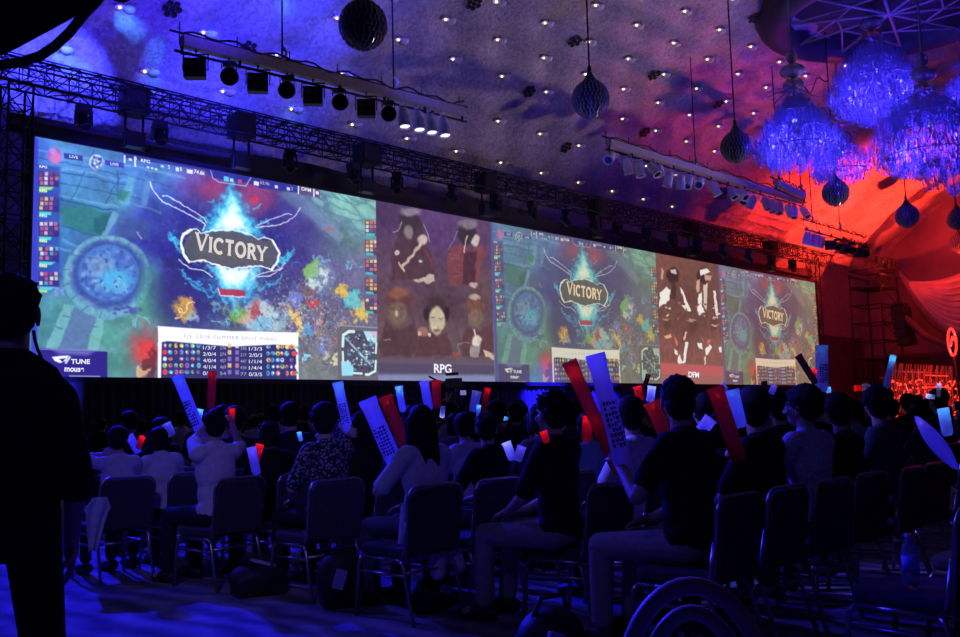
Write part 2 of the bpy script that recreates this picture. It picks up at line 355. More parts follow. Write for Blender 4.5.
def paint_game():
    c = Canvas(600, 328, SX0, SG)
    PTS = [(40,150,60,105,220),(60,150,85,150,225),(100,165,78,140,215),(130,180,70,130,210),(165,200,60,95,200),(75,190,72,140,200),(100,215,75,145,195),(70,215,60,125,170),(60,240,60,120,190),
     (130,230,60,75,170),(150,240,50,50,170),(120,200,80,145,190),(160,170,75,130,210),(195,190,115,75,165),(215,190,160,60,125),(185,215,50,50,185),(170,230,60,65,180),(250,190,160,60,125),(258,203,170,55,110),
     (270,215,60,42,165),(290,210,65,60,160),(300,230,75,58,155),(320,200,95,135,175),(305,188,85,120,175),(340,200,120,205,190),(360,210,125,200,190),(370,230,105,165,170),(350,240,90,135,140),(340,250,85,110,145),
     (355,270,105,105,150),(330,270,85,75,140),(300,260,65,48,140),(310,290,85,82,130),(290,280,72,62,130),(270,290,70,58,128),(280,310,100,105,140),(320,320,110,105,135),(330,345,118,115,128),(315,365,120,130,128),
     (305,340,105,105,125),(180,290,60,62,145),(170,270,62,52,150),(190,300,55,50,125),(205,312,60,60,125),(150,270,72,140,165),(150,300,75,142,140),(165,312,80,130,125),(130,310,80,150,150),(110,335,80,150,145),
     (120,360,80,150,145),(60,310,72,140,155),(45,330,70,135,150),(140,320,85,140,145),(148,350,125,95,110),(210,260,60,50,160),(250,300,85,110,150),(372,300,100,90,130),(372,195,125,205,195),(235,175,40,40,140),(150,165,70,110,210),
     (45,260,55,95,200),(45,200,55,95,210),(240,320,90,110,130),(372,250,110,120,140),(150,215,55,70,180),(165,250,45,42,165),(190,270,45,38,150),(280,240,55,42,165)]
    c.idw(PTS)  # base colours include the blue light washing over the near end
    px0, py0 = c.px, c.py
    n = .55*c.noise(22, 1)+.3*c.noise(9, 2)+.15*c.noise(4, 3)
    c.img *= (.80+.4*n)[..., None]
    # pale flagstones at the top left, with dark joints
    c.warp(1.0, 71, 14)
    for p in ([(40,150),(120,163),(185,178)], [(63,168),(130,182)], [(60,195),(118,207)], [(135,205),(160,212)], [(40,245),(70,250)], [(62,240),(90,252)]): c.line(p, (130,190,235), 1.6, .45, 1.5)
    for p in ([(62,172),(130,186)], [(60,199),(116,211)]): c.line(p, (35,80,150), 1.2, .6)
    for p in ([(38,158),(110,172),(170,186)], [(60,182),(120,195),(150,200)], [(95,150),(88,163)], [(85,172),(72,200)], [(120,178),(106,202)], [(62,200),(110,210)], [(118,170),(118,195)]):
        c.line(p, (40,85,150), 1.1, .6)
    c.poly([(128,176),(136,178),(129,206),(119,203)], (105,180,220), .6, 2); c.poly([(145,178),(152,180),(147,206),(140,206)], (95,160,220), .55, 2)
    c.poly([(62,207),(84,204),(111,213),(102,237),(63,226)], (45,120,125), .75, 3); c.poly([(95,217),(112,211),(104,237),(94,232)], (35,85,110), .6, 2)
    c.poly([(118,190),(130,192),(124,202),(117,199)], (40,120,110), .7, 2)
    c.poly([(112,212),(119,215),(107,238),(102,235)], (110,170,205), .7, 1.2); c.line([(63,226),(103,238),(116,246)], (45,80,150), 1, .6)
    c.poly([(118,216),(150,222),(150,240),(116,237)], (62,92,150), .55, 2); c.line([(138,232),(142,238)], (205,170,220), 1.6, .7)
    # round stone platform with its pool, and the path leading up to it
    c.poly([(73.8,308.8),(97,311.7),(88,350),(57.7,350)], (88,118,170), .9, 1.5)
    c.poly([(63.6,304),(75,306),(57.7,350),(45,350)], (108,172,185), .9, 1.2); c.poly([(97.9,312),(107,313),(98.6,350),(87.7,350)], (108,175,180), .9, 1.2)
    for p in ([(63,328),(55,326)], [(98,327),(90,327)], [(71,318),(63,316)]): c.line(p, (60,105,150), 1, .7)
    c.ell((108,277), (44,42), (98,160,192), .95, .05); c.ell((108,275), (38,36), (72,108,180), .85, .09); c.put((((px0-108)/42)**2+((py0-276)/40)**2 < 1)*np.clip(c.noise(6,53)*2-1.1,0,1), (140,190,205), .6)
    for k in range(16):
        a = k*PI/8+.2; c.line([(108+38*math.cos(a), 276+36*math.sin(a)), (108+44*math.cos(a), 277+42*math.sin(a))], (60,105,160), 1, .7)
    c.ell((108,274), (35,33), (52,70,155), .75, .12); c.ell((109,273), (30,28), (70,120,205), .95, .1); c.put((((px0-109)/28)**2+((py0-273)/26)**2 < 1)*np.clip(c.noise(7,51)*2-.7,0,1), (130,175,225), .6); c.put((((px0-109)/28)**2+((py0-273)/26)**2 < 1)*np.clip(c.noise(5,52)*2-1,0,1), (50,60,150), .7)
    c.ell((100,266), (12,9), (130,160,200), .5, .8); c.ell((116,280), (15,11), (72,178,230), .85, .7); c.ell((122,262), (9,8), (70,95,190), .6, .8)
    for k in range(26):
        a = rnd.uniform(0, 6.28); r_ = rnd.uniform(.3, 1); c.ell((108+28*r_*math.cos(a), 274+26*r_*math.sin(a)), (rnd.uniform(1, 3.5), rnd.uniform(1, 2.5)), rnd.choice([(150,180,215),(60,90,170),(95,150,210),(50,70,150)]), .6, .5, a)
    for k in range(22): c.ell((rnd.uniform(112,142), 312-rnd.uniform(0,8)+(142-rnd.uniform(112,142))*.1), (2.2,1.4), (70,75,165), .7, .5)
    for k in range(14): c.ell((rnd.uniform(44,64), rnd.uniform(288,297)), (2,1.5), (120,150,230), .6, .5)
    c.poly([(140,268),(160,270),(165,300),(150,318),(135,322)], (72,145,130), .5, 5)
    # curved courses of pale stones at the top right
    vx, vy = (c.px-c.py*.1), (c.py-.42*(c.px-320))
    rs = np.random.RandomState(5); seeds = np.stack([rs.uniform(270, 385, 130), rs.uniform(150, 260, 130)], -1)
    D = np.sort(np.stack([((vx-a)*.55)**2+((vy-b_)*1.5)**2 for a, b_ in seeds], 0), 0)
    edge = np.sqrt(D[1])-np.sqrt(D[0])
    reg = np.clip(.5-c._sd(c.uv([(293,183),(312,182),(378,197),(378,247),(352,236),(335,222),(315,205)]))/4, 0, 1)
    c.put(reg*np.clip((1.6-edge)/1.6, 0, 1), (70,130,150), .75); c.put(reg*np.clip((edge-2.2)/3, 0, 1), (140,222,205), .5)
    c.poly([(278,193),(300,192),(345,236),(338,243)], (125,165,195), .5, 3); c.line([(279,192),(338,243)], (70,95,140), 1.2, .6)
    c.poly([(326,227),(336,229),(330,232),(324,230)], (205,95,120), .8, 1)
    # fog of war and glow behind the emblem
    c.ell((232,250), (74,58), (40,36,112), .70, .9); c.put(np.exp(-((px0-225)/75)**2-((py0-255)/60)**2)*np.clip(c.noise(8,55)*c.noise(3.5,56)*2.6-.6,0,1), (60,110,210), .6); c.ell((180,300), (26,28), (48,40,120), .7, .7)
    c.ell((252,200), (20,14), (165,55,115), .55, .8); c.ell((213,190), (14,10), (165,60,110), .55, .8); c.ell((254,200), (4,4), (215,50,70), .8, .5)
    # melee of coloured glows
    c.warp(4.5, 21, 9)
    cols = [(235,190,80),(90,200,235),(240,240,250),(120,200,80),(225,90,70),(110,120,230),(60,60,110),(200,160,120),(70,150,220),(150,110,190)]
    for k in range(170):
        x = rnd.gauss(292, 32); y = rnd.gauss(312, 22)
        if not (205 < x < 372 and 262 < y < 376): continue
        c.ell((x, y), (rnd.uniform(1, 5), rnd.uniform(1, 3.4)), rnd.choice(cols), rnd.uniform(.12, .45), .8, rnd.uniform(0, 3.1))
    for k in range(60): 
        x = rnd.uniform(215, 310); y = rnd.uniform(305, 330); c.ell((x, y), (rnd.uniform(1,4), rnd.uniform(1,4)), rnd.choice(cols), .32, .7)
    c.ell((314,270), (9,11), (120,190,70), .9, .5); c.ell((322,274), (12,16), (150,200,225), .45, .8); c.ell((313,283), (9,5), (200,235,230), .9, .5, .5); c.ell((326,276), (4,5), (225,245,250), .8, .6)
    c.ell((308,292), (9,7), (120,95,100), .8, .5); c.ell((297,296), (6,8), (110,130,235), .7, .6); c.ell((314,302), (7,3), (215,60,60), .9, .4)
    c.ell((341,291), (8,6), (235,195,70), .95, .5, -.5); c.ell((352,301), (10,10), (75,195,205), .95, .25); c.ell((352,301), (6,6), (110,215,215), .6, .7); c.ell((361,313), (7,9), (240,205,80), .95, .5, .5)
    c.ell((260,316), (15,16), (205,230,240), .75, .6); c.ell((256,312), (6,9), (180,60,70), .85, .6); c.ell((263,325), (9,6), (90,170,220), .7, .6); c.ell((276,322), (9,13), (150,205,230), .6, .7)
    c.ell((297,322), (5,14), (245,200,110), .95, .45, -.5); c.ell((236,316), (9,8), (110,170,70), .85, .5); c.ell((243,320), (6,6), (205,160,110), .8, .5); c.ell((309,330), (5,6), (70,150,215), .85, .5)
    c.ell((320,348), (4,7), (80,120,230), .85, .5, .6); c.ell((305,360), (3.5,4.5), (140,220,250), .95, .5); c.ell((322,322), (3,3), (240,140,120), .9, .5); c.poly([(334,356),(340,352),(338,366),(332,368)], (230,225,170), .9, 1)
    c.poly([(324,353),(330,350),(326,362),(321,360)], (200,200,170), .8, 1); c.line([(320,370),(345,342)], (90,85,100), 3, .5)
    c.ell((184,308), (13,11), (215,160,80), .85, .5); c.line([(173,318),(196,300)], (245,215,140), 1.5, .9); c.line([(176,304),(195,315)], (90,70,70), 1.2, .8); c.ell((192,317), (6,6), (170,200,220), .7, .6)
    c.glow((146,350), (16,22), (235,55,60), .9); c.poly([(146,356),(156,346),(158,378),(140,378)], (90,40,60), .7, 2); c.ell((143,372), (6,5), (240,200,150), .7, .6)
    for x, y, w_ in ((131,321,20),(282,301,14),(348,265,12),(315,258,16),(215,322,14)): c.line([(x,y),(x+w_,y+1.5)], (110,190,235), 1.6, .8); c.line([(x+2,y-2.6),(x+w_-3,y-1.5)], (190,215,235), .7, .6)
    mel = np.exp(-((px0-300)/60)**2-((py0-318)/40)**2); nn = c.noise(4, 31)*c.noise(2.2, 32); c.put(mel*np.clip(nn*3.2-.9, 0, 1), (225,225,235), .55); c.put(mel*np.clip(c.noise(5, 33)*c.noise(2.6, 34)*3-.9, 0, 1), (60,50,80), .6)
    c.warp(3.2, 41, 8)
    # flame of the emblem
    c.glow((232,224), (22,30), (60,170,250), .9); c.poly([(203,231),(219,210),(225,196),(230,184),(232,170),(235,186),(240,200),(247,214),(264,236)], (60,205,255), .9, 7)
    c.poly([(214,231),(224,213),(232,196),(241,212),(252,233)], (200,248,255), .95, 7); c.glow((233,222), (10,11), (255,255,255), 1)
    c.glow((236,283), (24,22), (60,180,250), .9); c.poly([(206,264),(262,268),(252,285),(238,296),(236,318),(230,296),(218,282)], (110,225,255), .85, 6); c.poly([(216,266),(254,268),(240,286),(228,284)], (235,252,255), .95, 5)
    for p in ([(170,232),(178,246)], [(175,240),(184,256)], [(281,262),(295,247)], [(284,258),(294,253)], [(200,285),(180,272)], [(262,288),(282,278)], [(215,205),(208,200)], [(255,210),(262,206)], [(168,236),(180,242)],[(189,284),(212,296)],[(276,266),(290,256)],[(209,286),(225,300)],[(255,285),(245,300)],[(211,222),(200,216)],[(258,226),(268,222)]):
        c.line(p, (60,200,250), 2.4, .75, 2)
    c.warp(.5, 61, 6)
    T = lambda L: [(150+x/3.983, 180+y/3.983) for x, y in L]
    body = T([(160,203),(190,200),(215,222),(250,205),(325,202),(400,222),(432,240),(490,240),(512,292),(488,352),(440,343),(380,345),(325,354),(240,330),(160,324),(132,268)])
    c.poly(body, (82,84,104), .97, 1); c.ell((231,252), (30,12), (96,94,100), .6, .8)
    W = (240,250,255)
    c.line(T([(165,198),(135,215),(122,250),(135,295),(155,325)]), W, 2.3); c.line(T([(490,242),(517,290),(505,330),(485,358)]), W, 2.3)
    c.line(T([(160,197),(188,195),(203,213),(222,205),(250,200),(325,198)]), W, .9); c.line(T([(325,198),(400,214),(432,238),(455,228),(490,240)]), W, .9)
    c.line(T([(155,325),(215,320),(250,333),(325,354),(380,346),(440,342),(487,358)]), W, 1.1)
    c.line(T([(0,10),(12,40),(50,85),(150,135),(205,165),(222,180),(210,200)]), (225,235,255), .9); c.line(T([(50,62),(70,62),(150,110),(215,150),(228,172)]), (225,235,255), .8)
    c.line(T([(425,190),(500,180),(550,165),(585,135),(600,110)]), (220,230,250), .8); c.line(T([(430,180),(500,150),(550,132),(565,138)]), (220,230,250), .7)
    c.line(T([(115,318),(160,352),(215,360),(250,385)]), (225,235,255), .8); c.line(T([(400,400),(440,372),(520,355),(540,330)]), (225,235,255), .8); c.line(T([(430,385),(480,382),(530,350)]), (225,235,255), .8)
    c.poly(T([(272,430),(382,441),(378,466),(280,460)]), (175,50,85), .95, 1); c.line(T([(272,430),(280,460),(378,466)]), (240,225,240), .8)
    lum = c.img.mean(-1, keepdims=True); c.img = c.img*.93+lum*.07; hz = np.clip((px0-215)/170, 0, 1)[..., None]*.22; c.img = c.img*(1-hz)+np.array((120, 104, 124))/255*hz  # last step paints haze into the picture towards the right
    c.img *= (.93+.14*(c.noise(3, 77)*.5+c.noise(6, 78)*.5))[..., None]
    # bars, boxes and boards of the broadcast overlay
    c.warp(0, 0)
    c.poly([(33,130),(38.2,140),(37.2,380),(31,380)], (60,60,200), .9, 1)
    c.poly([(122,150),(308,184),(308,194),(260,188),(248,183),(214,178),(205,170),(125,158)], (42,48,150), .85, 1); c.poly([(298,184),(320,188),(320,198),(298,194)], (95,75,120), .9, 1)
    c.line([(211,171),(213,178),(219,182),(246,186),(249,181),(251,178)], (190,195,240), .9, .8)
    for x, y, w_, h_ in ((124,155,1.6,8),(134.5,156.5,1.6,10),(298,186,1.2,8),(313.5,189,1.2,8)): c.poly([(x,y),(x+w_,y),(x+w_,y+h_),(x,y+h_)], (235,240,255), .95)
    for x, y, w_, h_, col in ((129,158,3,2.5,(220,235,250)),(147,166,2.5,2,(220,235,250)),(151,167,2.5,2,(220,235,250)),(155,168,2.5,2,(220,235,250)),(161,165,3,2,(200,220,250)),(176,167,3,4,(225,235,255)),(187,169,6,4,(230,240,250)),(224,176,5,5,(90,215,235)),(230,178,3.5,3.5,(200,215,240)),(238,179,4,4,(205,70,130)),(254,181,5,4,(235,235,250)),(275,185,3,3,(230,225,240)),(287,187,3,3,(230,225,240)),(316,191,3,3,(230,235,250))):
        c.poly([(x,y),(x+w_,y+w_*.18),(x+w_,y+h_+w_*.18),(x,y+h_)], col, .9, .7)
    c.poly([(63.5,152.5),(83,155.8),(83,161),(64.5,158.5)], (48,60,150), .92); c.poly([(105,159.5),(124,163),(124,168),(105.5,165)], (58,66,190), .92)
    c.ell((54.5,155), (7.5,8), (150,105,205), .95, .1); c.ell((56,158), (5.5,5.5), (215,120,190), .9, .5); c.ell((53,151), (3,3), (190,150,230), .7, .5)
    c.ell((96.5,162), (7.3,7.5), (205,215,240), .95, .1); c.ell((97,163), (6.2,6.4), (90,110,190), .9, .3)
    for k in range(14): c.ell((96.5+rnd.uniform(-5,5), 162+rnd.uniform(-5,5)), (1.4,1.4), rnd.choice([(235,240,250),(60,70,150),(150,210,240)]), .8, .5)
    c.poly([(37.5,164),(60,167),(60,286),(38,286)], (50,60,165), .62, 2)
    for i in range(5):
        y = 172+i*25
        c.poly([(38.5,y-1),(59,y+1.5),(59,y+15),(38.5,y+14)], (52,45,130), .85)
        for k in range(11):
            x = 39+(k % 4)*5+rnd.uniform(0, 1.5); yy = y+(k//4)*4.6; c.poly([(x,yy),(x+3.4,yy),(x+3.4,yy+3.6),(x,yy+3.6)], rnd.choice([(235,190,215),(230,240,245),(120,70,120),(190,120,150),(60,70,140),(225,215,130),(80,180,200),(200,90,130)]), .85, .7)
        c.poly([(39.5,y+14.5),(40+rnd.uniform(9,16),y+15),(40+11,y+18),(39.5,y+17.6)], rnd.choice([(80,215,200),(150,225,120),(80,200,230)]), .95); c.poly([(39.5,y+17.7),(47,y+18.2),(47,y+20.4),(39.5,y+20)], rnd.choice([(170,230,90),(90,190,240)]), .95)
    for i in range(5):
        y = 220+i*19.4
        c.poly([(365,y),(377.5,y+2),(378,y+16),(365.5,y+15)], (70,60,95), .8)
        for k in range(9):
            x = 366+(k % 3)*4; yy = y+1+(k//3)*4; c.poly([(x,yy),(x+3,yy),(x+3,yy+3),(x,yy+3)], rnd.choice([(235,215,215),(200,120,120),(90,80,120),(235,190,90),(110,90,150),(220,110,100)]), .85, .7)
        c.poly([(366,y+13),(366+rnd.uniform(6,10),y+13.6),(374,y+16),(366,y+15.4)], (80,190,200), .9)
    c.poly([(38,348),(107.5,351),(107.5,380),(38,380)], (46,34,132), .97); c.poly([(52,349.5),(95,351),(88,355),(60,354)], (150,165,225), .55, 3); c.line([(38,349),(107.5,351)], (150,160,220), .7, .8); c.line([(70,376),(100,376.5)], (170,180,230), 1, .8)
    c.poly([(52,357),(60,356),(69,355.5),(66,361),(60,363),(55,361)], (235,240,255), 1, .7); c.poly([(59,359),(66,358),(63,362)], (46,34,132), 1, .6); c.line([(70,357),(66,363)], (235,240,255), 1.2)
    c.poly([(158,326),(231,331),(298.5,332.5),(298.5,346),(158.5,346)], (240,240,252), 1, .8); c.poly([(158,342),(164,341),(225,345),(290,345),(298.5,349),(299,382),(158,382)], (240,240,252), .95); 
    c.poly([(162,342),(168,341),(190,343),(232,346.5),(275,344.5),(291,345.5),(296,350),(297,382),(161,382)], (52,50,112), 1)
    for r_ in range(5):
        y = 345.6+r_*6.6
        for side in (0, 1):
            for k in range(7):
                x = (165+k*5.6) if not side else (268.5+k*4.7); col = rnd.choice([(240,200,90),(80,170,230),(225,235,245),(170,110,200),(235,130,110),(120,210,220),(150,200,120)])
                if rnd.random() < .9: c.ell((x+rnd.uniform(-.4,.4), y+side*1.2), (rnd.uniform(1.4,2.4),rnd.uniform(1.6,2.6)), col, .9, .5); c.ell((x+rnd.uniform(-1,1), y+side*1.2+rnd.uniform(-1,1)), (1,1), rnd.choice([(40,40,90),(250,250,250),(90,60,110)]), .7, .6)
        c.poly([(228,y-2.2),(231.5,y-2.2),(231.5,y+2.2),(228,y+2.2)], rnd.choice([(230,230,240),(140,110,190),(230,190,130)]), .9, .7); c.poly([(235.5,y-2),(239,y-2),(239,y+2.4),(235.5,y+2.4)], rnd.choice([(225,220,240),(200,120,150),(140,110,190)]), .9, .7)
        if r_ in (1, 4): c.ell((294, y+1.2), (2.2,2.4), (235,70,60), 1, .4); c.ell((165, y), (2.2,2.4), (235,60,70), 1, .4)
    c.poly([(337.5,326),(341,325.5),(380,328),(381,382),(338,382)], (104,98,116), 1, .8); c.line([(338,327),(341,325.5),(379,328)], (190,195,205), .7, .7)
    c.poly([(342,333),(346,330.5),(377,331),(378,370),(374,375.5),(342,376)], (78,76,100), 1, .8)
    for p, wd in (([(343,346),(343.5,335),(349,331.5),(354,331.5)], 3.2), ([(343,352),(343.5,364)], 2.4), ([(376,353),(376.5,343)], 2.2), ([(376,361),(375.5,371),(369,374.5),(366,374.5)], 2.6), ([(362,373.5),(352,373)], 2.2)): c.line(p, (205,235,225), wd, .95)
    c.poly([(341.5,361),(351,362),(354,368),(353,375.5),(342,376)], (150,215,235), .95, 1); c.poly([(363.5,331),(377,331.5),(377,344),(368,341)], (175,215,230), .95, 1); c.poly([(369,332),(377,332),(377,338)], (225,160,200), .8, 1)
    c.line([(346,338),(355,348),(364,357),(372,366)], (150,205,225), 2.2, .8); c.ell((352.5,342), (2,2), (190,70,120), .9)
    rs = np.random.RandomState(3)
    for k in range(90):
        x, y = rs.uniform(347, 374), rs.uniform(335, 370); c.ell((x, y), (rs.uniform(.6, 1.8), rs.uniform(.6, 1.6)), [(215,235,215), (60,55,80), (110,160,190)][k % 3], .75, .5)
    return c
def paint_players_a():
    c = Canvas(230, 252, SX0+SG, SCW); c.warp(1.0, 81, 12)
    c.idw([(380,215,72,52,98),(440,215,95,65,130),(480,240,90,65,105),(390,270,95,72,100),(440,280,85,65,85),(480,290,100,75,85),(390,320,105,80,85),(440,340,105,85,90),(480,350,105,85,90),(440,300,75,55,70),(380,290,95,70,85),(435,235,85,58,115)])
    n = c.noise(8, 4); c.img *= (.94+.12*n)[..., None]
    dk = (48,34,44); red = (132,66,76); skin = (225,205,190)
    # two players above: one with long pale hood of hair wiping the face, one with a dark fringe
    c.poly([(391,252),(400,233),(424,236),(434,262),(436,282),(392,280)], (82,54,68), .95, 2); c.ell((411,230), (12,19), (70,52,66), .95, .3); c.ell((410,222), (11,11), (58,44,60), .95, .3)
    c.ell((411,212), (9,4), (185,180,195), .7, .7); c.line([(402,222),(398,230),(393,232)], (205,215,235), 1.6, .8); c.line([(424,224),(429,236),(430,242)], (205,215,235), 1.8, .9); c.ell((409,232), (5,7), (180,165,165), .7, .5)
    c.line([(402,266),(410,258),(419,247),(423,241)], skin, 6, .95); c.line([(399,262),(404,270)], skin, 7, .9); c.ell((423,240), (5,5), skin, .95, .4); c.poly([(414,281),(430,275),(435,274),(435,282),(420,283)], skin, .95, 1.2)
    c.line([(425,250),(432,264)], (170,60,80), 4, .6); c.ell((397,252), (2.5,2.5), (230,225,230), .9); c.ell((421,261), (2,2), (230,225,230), .8)
    c.poly([(447,262),(452,246),(462,244),(470,250),(482,246),(488,254),(482,262),(478,288),(450,284)], red, .9, 2); c.poly([(464,252),(477,252),(474,288),(462,284)], (70,40,55), .9, 2)
    for k in range(8): c.line([(449+rnd.uniform(0,12), 252+k*3.5),(456+rnd.uniform(0,8), 251+k*3.6)], rnd.choice([(110,38,55),(195,110,115)]), 1.3, .6)
    c.ell((467,233), (9,12), (52,40,56), .97, .2); c.ell((468,224), (9,5), (170,160,175), .65, .6); c.line([(458,231),(452,244),(448,250)], (190,195,215), 1.4, .8); c.line([(464,252),(466,240),(468,236)], skin, 4.5, .95); c.ell((476,241), (4,6), (235,220,205), .95, .4)
    c.ell((474,285), (4,3), (220,205,205), .8, .5)
    # three players below
    c.ell((400,300), (13,12), (96,58,60), .95, .4); c.ell((399,293), (9,6), (185,115,85), .6, .7); c.ell((398,314), (9,12), (128,108,92), .9, .4); c.poly([(380,345),(386,322),(396,330),(404,330),(414,320),(418,348),(412,356),(382,356)], (80,54,62), .9, 2); c.ell((397,314), (1.6,3), (230,215,170), .8, .6); c.line([(384,339),(391,340)], (220,200,200), 1.3, .8)
    for y in (308, 310): c.line([(390,y),(394,y+.5)], (40,30,36), 1, .7); c.line([(401,y),(405,y)], (40,30,36), 1, .7)
    c.ell((437,310), (9.5,14), (62,44,52), .95, .3); c.ell((437,320), (7.5,14), (230,215,180), .95, .3); c.line([(431,317),(435,318)], (60,44,44), 1.3, .9); c.line([(439,318),(443,317)], (60,44,44), 1.3, .9); c.ell((437,330), (3,1.5), (150,85,80), .8, .6)
    c.ell((427,314), (2.4,7), (40,30,38), .9, .4); c.ell((447,314), (2.4,7), (40,30,38), .9, .4); c.poly([(416,350),(420,334),(430,331),(438,336),(447,332),(452,345),(452,356),(416,356)], (86,54,60), .9, 2); c.ell((423,332), (6,5), (200,130,115), .8, .5); c.ell((419,334), (2,2.5), (235,215,190), .9); c.ell((430,334), (1.6,1.8), (240,230,215), .9)
    c.ell((475,305), (9,9), (120,78,66), .95, .4); c.ell((475,297), (5.5,2.6), (215,195,180), .8, .6); c.ell((476,318), (8,9), (130,105,92), .9, .4); c.poly([(462,340),(466,326),(480,332),(492,324),(497,345),(497,356),(462,356)], (92,58,64), .9, 2)
    c.line([(475,330),(476,336),(477,343)], (240,232,220), 4.4, .97); c.ell((477,341), (5,6), (240,232,220), .97, .4); c.poly([(471,345),(480,346),(479,357),(470,357)], (170,165,165), .9, 1.2); c.poly([(483,349),(490,352),(496,355),(496,359),(486,357)], (235,205,180), .95, 1); c.line([(460,353),(458,343),(470,343)], (200,200,205), .9, .7); c.ell((456,354), (4,2), (215,70,70), .85, .5)
    n2 = c.noise(6, 14)*.6+c.noise(3, 15)*.4; c.img = c.img*(.86+.28*n2)[..., None]; c.img = c.img*.80+np.array((112, 86, 98))/255*.20  # blacks raised at the end: haze painted into the picture
    c.warp(0, 0)
    # caption strip
    c.poly([(375,358),(500,361),(500,366),(375,363)], (104,88,112), .9, 2); c.poly([(375,363),(500,366),(500,385),(375,385)], (88,78,104), .95, 1); c.poly([(375,374),(500,375.5),(500,385),(375,385)], (140,150,200), .7, 3)
    q = np.sin(c.px*2.0)*np.sin(c.py*2.2); c.put((q > .2)*(c.py > 374.5)*.5, (190,200,235), .7)
    return c
def paint_players_b():
    c = Canvas(200, 252, SX0+2*SG+SCW, SCW); c.warp(1.0, 91, 8)
    c.idw([(660,265,128,82,76),(700,280,118,78,72),(690,310,115,76,70),(670,350,135,86,80),(710,350,140,92,84),(690,330,112,72,68),(690,300,105,68,64)])  # brown base tones carry the haze over the dark areas
    n = c.noise(7, 9); c.img *= (.93+.14*n)[..., None]
    Wt = (240,236,228)
    def q(L): return [(560+x/3.983, 180+y/3.983) for x, y in L]
    c.ell((673,275), (6,8), (62,42,44), .9, .4); c.poly(q([(440,355),(462,358),(465,375),(445,370)]), (215,205,200), .9, 1); c.poly(q([(405,350),(415,360),(410,395),(402,390)]), (210,170,150), .8, 1)
    c.poly(q([(400,450),(425,425),(440,440),(435,480),(410,495),(395,510)]), Wt, .97, 1); c.poly(q([(445,400),(465,420),(460,480),(440,470)]), (78,55,50), .9, 1.5)
    c.poly(q([(478,425),(490,440),(505,480),(520,510),(522,525),(500,518),(485,500),(500,498)]), Wt, .95, 1)
    c.ell((703,276), (5.5,8.5), (70,48,48), .9, .4); c.poly(q([(558,358),(585,352),(600,365),(560,380)]), Wt, .95, 1); c.poly(q([(575,375),(605,380),(600,400),(580,400)]), (205,165,145), .9, 1)
    c.poly(q([(545,400),(558,395),(556,440),(548,450),(542,430)]), (220,170,150), .9, 1); c.poly(q([(552,455),(565,445),(568,505),(580,530),(545,528)]), Wt, .97, 1); c.poly(q([(572,420),(590,410),(585,520),(572,500)]), (225,205,190), .9, 1)
    c.poly(q([(610,440),(620,445),(628,500),(630,540),(622,540)]), Wt, .9, 1)
    for k in range(26): c.ell(q([(rnd.uniform(395,640), rnd.uniform(490,560))])[0], (rnd.uniform(.6,1.8), rnd.uniform(.5,1.2)), rnd.choice([Wt,(205,120,100),(90,60,58)]), .8, .5)
    r_ = lambda L: [(640+x/5.333, 310+y/5.333) for x, y in L]
    for e in ((150,70,22,30),(280,85,24,36),(395,75,20,30)): c.ell(r_([(e[0],e[1])])[0], (e[2]/5.3, e[3]/5.3), (100,64,58), .8, .5)
    c.ell(r_([(140,50)])[0], (3.5,1.2), (205,165,120), .7, .7); c.ell(r_([(278,55)])[0], (4,1.2), (205,165,120), .7, .7); c.ell(r_([(400,80)])[0], (3,1.2), (225,200,170), .7, .7)
    for L, col in (([(180,130),(200,165),(205,195),(190,190)], (215,120,90)), ([(245,115),(252,120),(240,160),(232,160)], (225,180,160)), ([(240,170),(262,168),(250,210),(246,280),(232,290),(236,220)], Wt), ([(200,270),(212,235),(222,265),(245,282),(205,290)], Wt), ([(180,205),(198,215),(205,240),(190,235)], Wt), ([(305,175),(330,172),(335,210),(318,205)], Wt), ([(325,140),(340,160),(335,165)], (225,140,110)), ([(350,210),(372,180),(385,195),(362,240),(352,245)], Wt), ([(420,200),(436,200),(436,225),(424,225)], Wt), ([(345,250),(352,250),(350,290),(344,290)], (225,215,205)), ([(125,140),(165,128),(170,145),(140,155)], (225,175,130)), ([(360,165),(378,150),(372,178)], (225,120,95))):
        c.poly(r_(L), col, .95, .9)
    c.warp(0, 0)
    c.poly([(655,362),(726,366.5),(726,377),(655,375)], (190,98,98), .95, 2); c.poly([(655,375),(726,376.5),(726,388),(655,388)], (160,104,96), .95, 2)
    return c

SCREENLOC = lambda x: (x, SD, SZB)
screen = thing('projection_screen', 'very wide lit projection screen with three game pictures over the crowd', 'screen', (SX0, SD, SZB))
W3 = 3*SG+2*SCW
WHITECLOTH = mat('screen_cloth', (.5, .5, .5), .9)
b = MB(); b.box((W3/2, .06, HS/2), (W3+.1, .08, HS+.1)); b.build('screen_cloth', WHITECLOTH, screen)
b = MB()
for p, d in (((W3/2, .03, HS+.06), (W3+.3, .16, .12)), ((W3/2, .03, -.06), (W3+.3, .16, .12)), ((-.07, .03, HS/2), (.12, .16, HS)), ((W3+.07, .03, HS/2), (.12, .16, HS))): b.box(p, d)
b.build('frame', BLACK, screen)
game = paint_game(); gm = game.mesh('game_view')
MG = [screen_mat('projected_game_bluish', rgb(60, 80, 200), .0, 1.2), screen_mat('projected_game_grey', rgb(112, 106, 92), .44, 1.06, (1.12, 1.08, .80)), screen_mat('projected_game_brown', rgb(138, 100, 78), .50, 1.06, (1.3, 1.02, .66))]  # lift and tint put reddish wash and haze into the farther pictures' colours
gm.materials.append(MG[0])
GX = [0, SG+SCW, 2*(SG+SCW)]
for i in range(3):
    o = link('game_view', gm, screen); o.location = (GX[i], .008, 0)
    o['label'] = ['first game picture, bluish, at the near end', 'middle game picture, greyer', 'last game picture, brownish, at the far end'][i]
    if i: o.material_slots[0].link = 'OBJECT'; o.material_slots[0].material = MG[i]
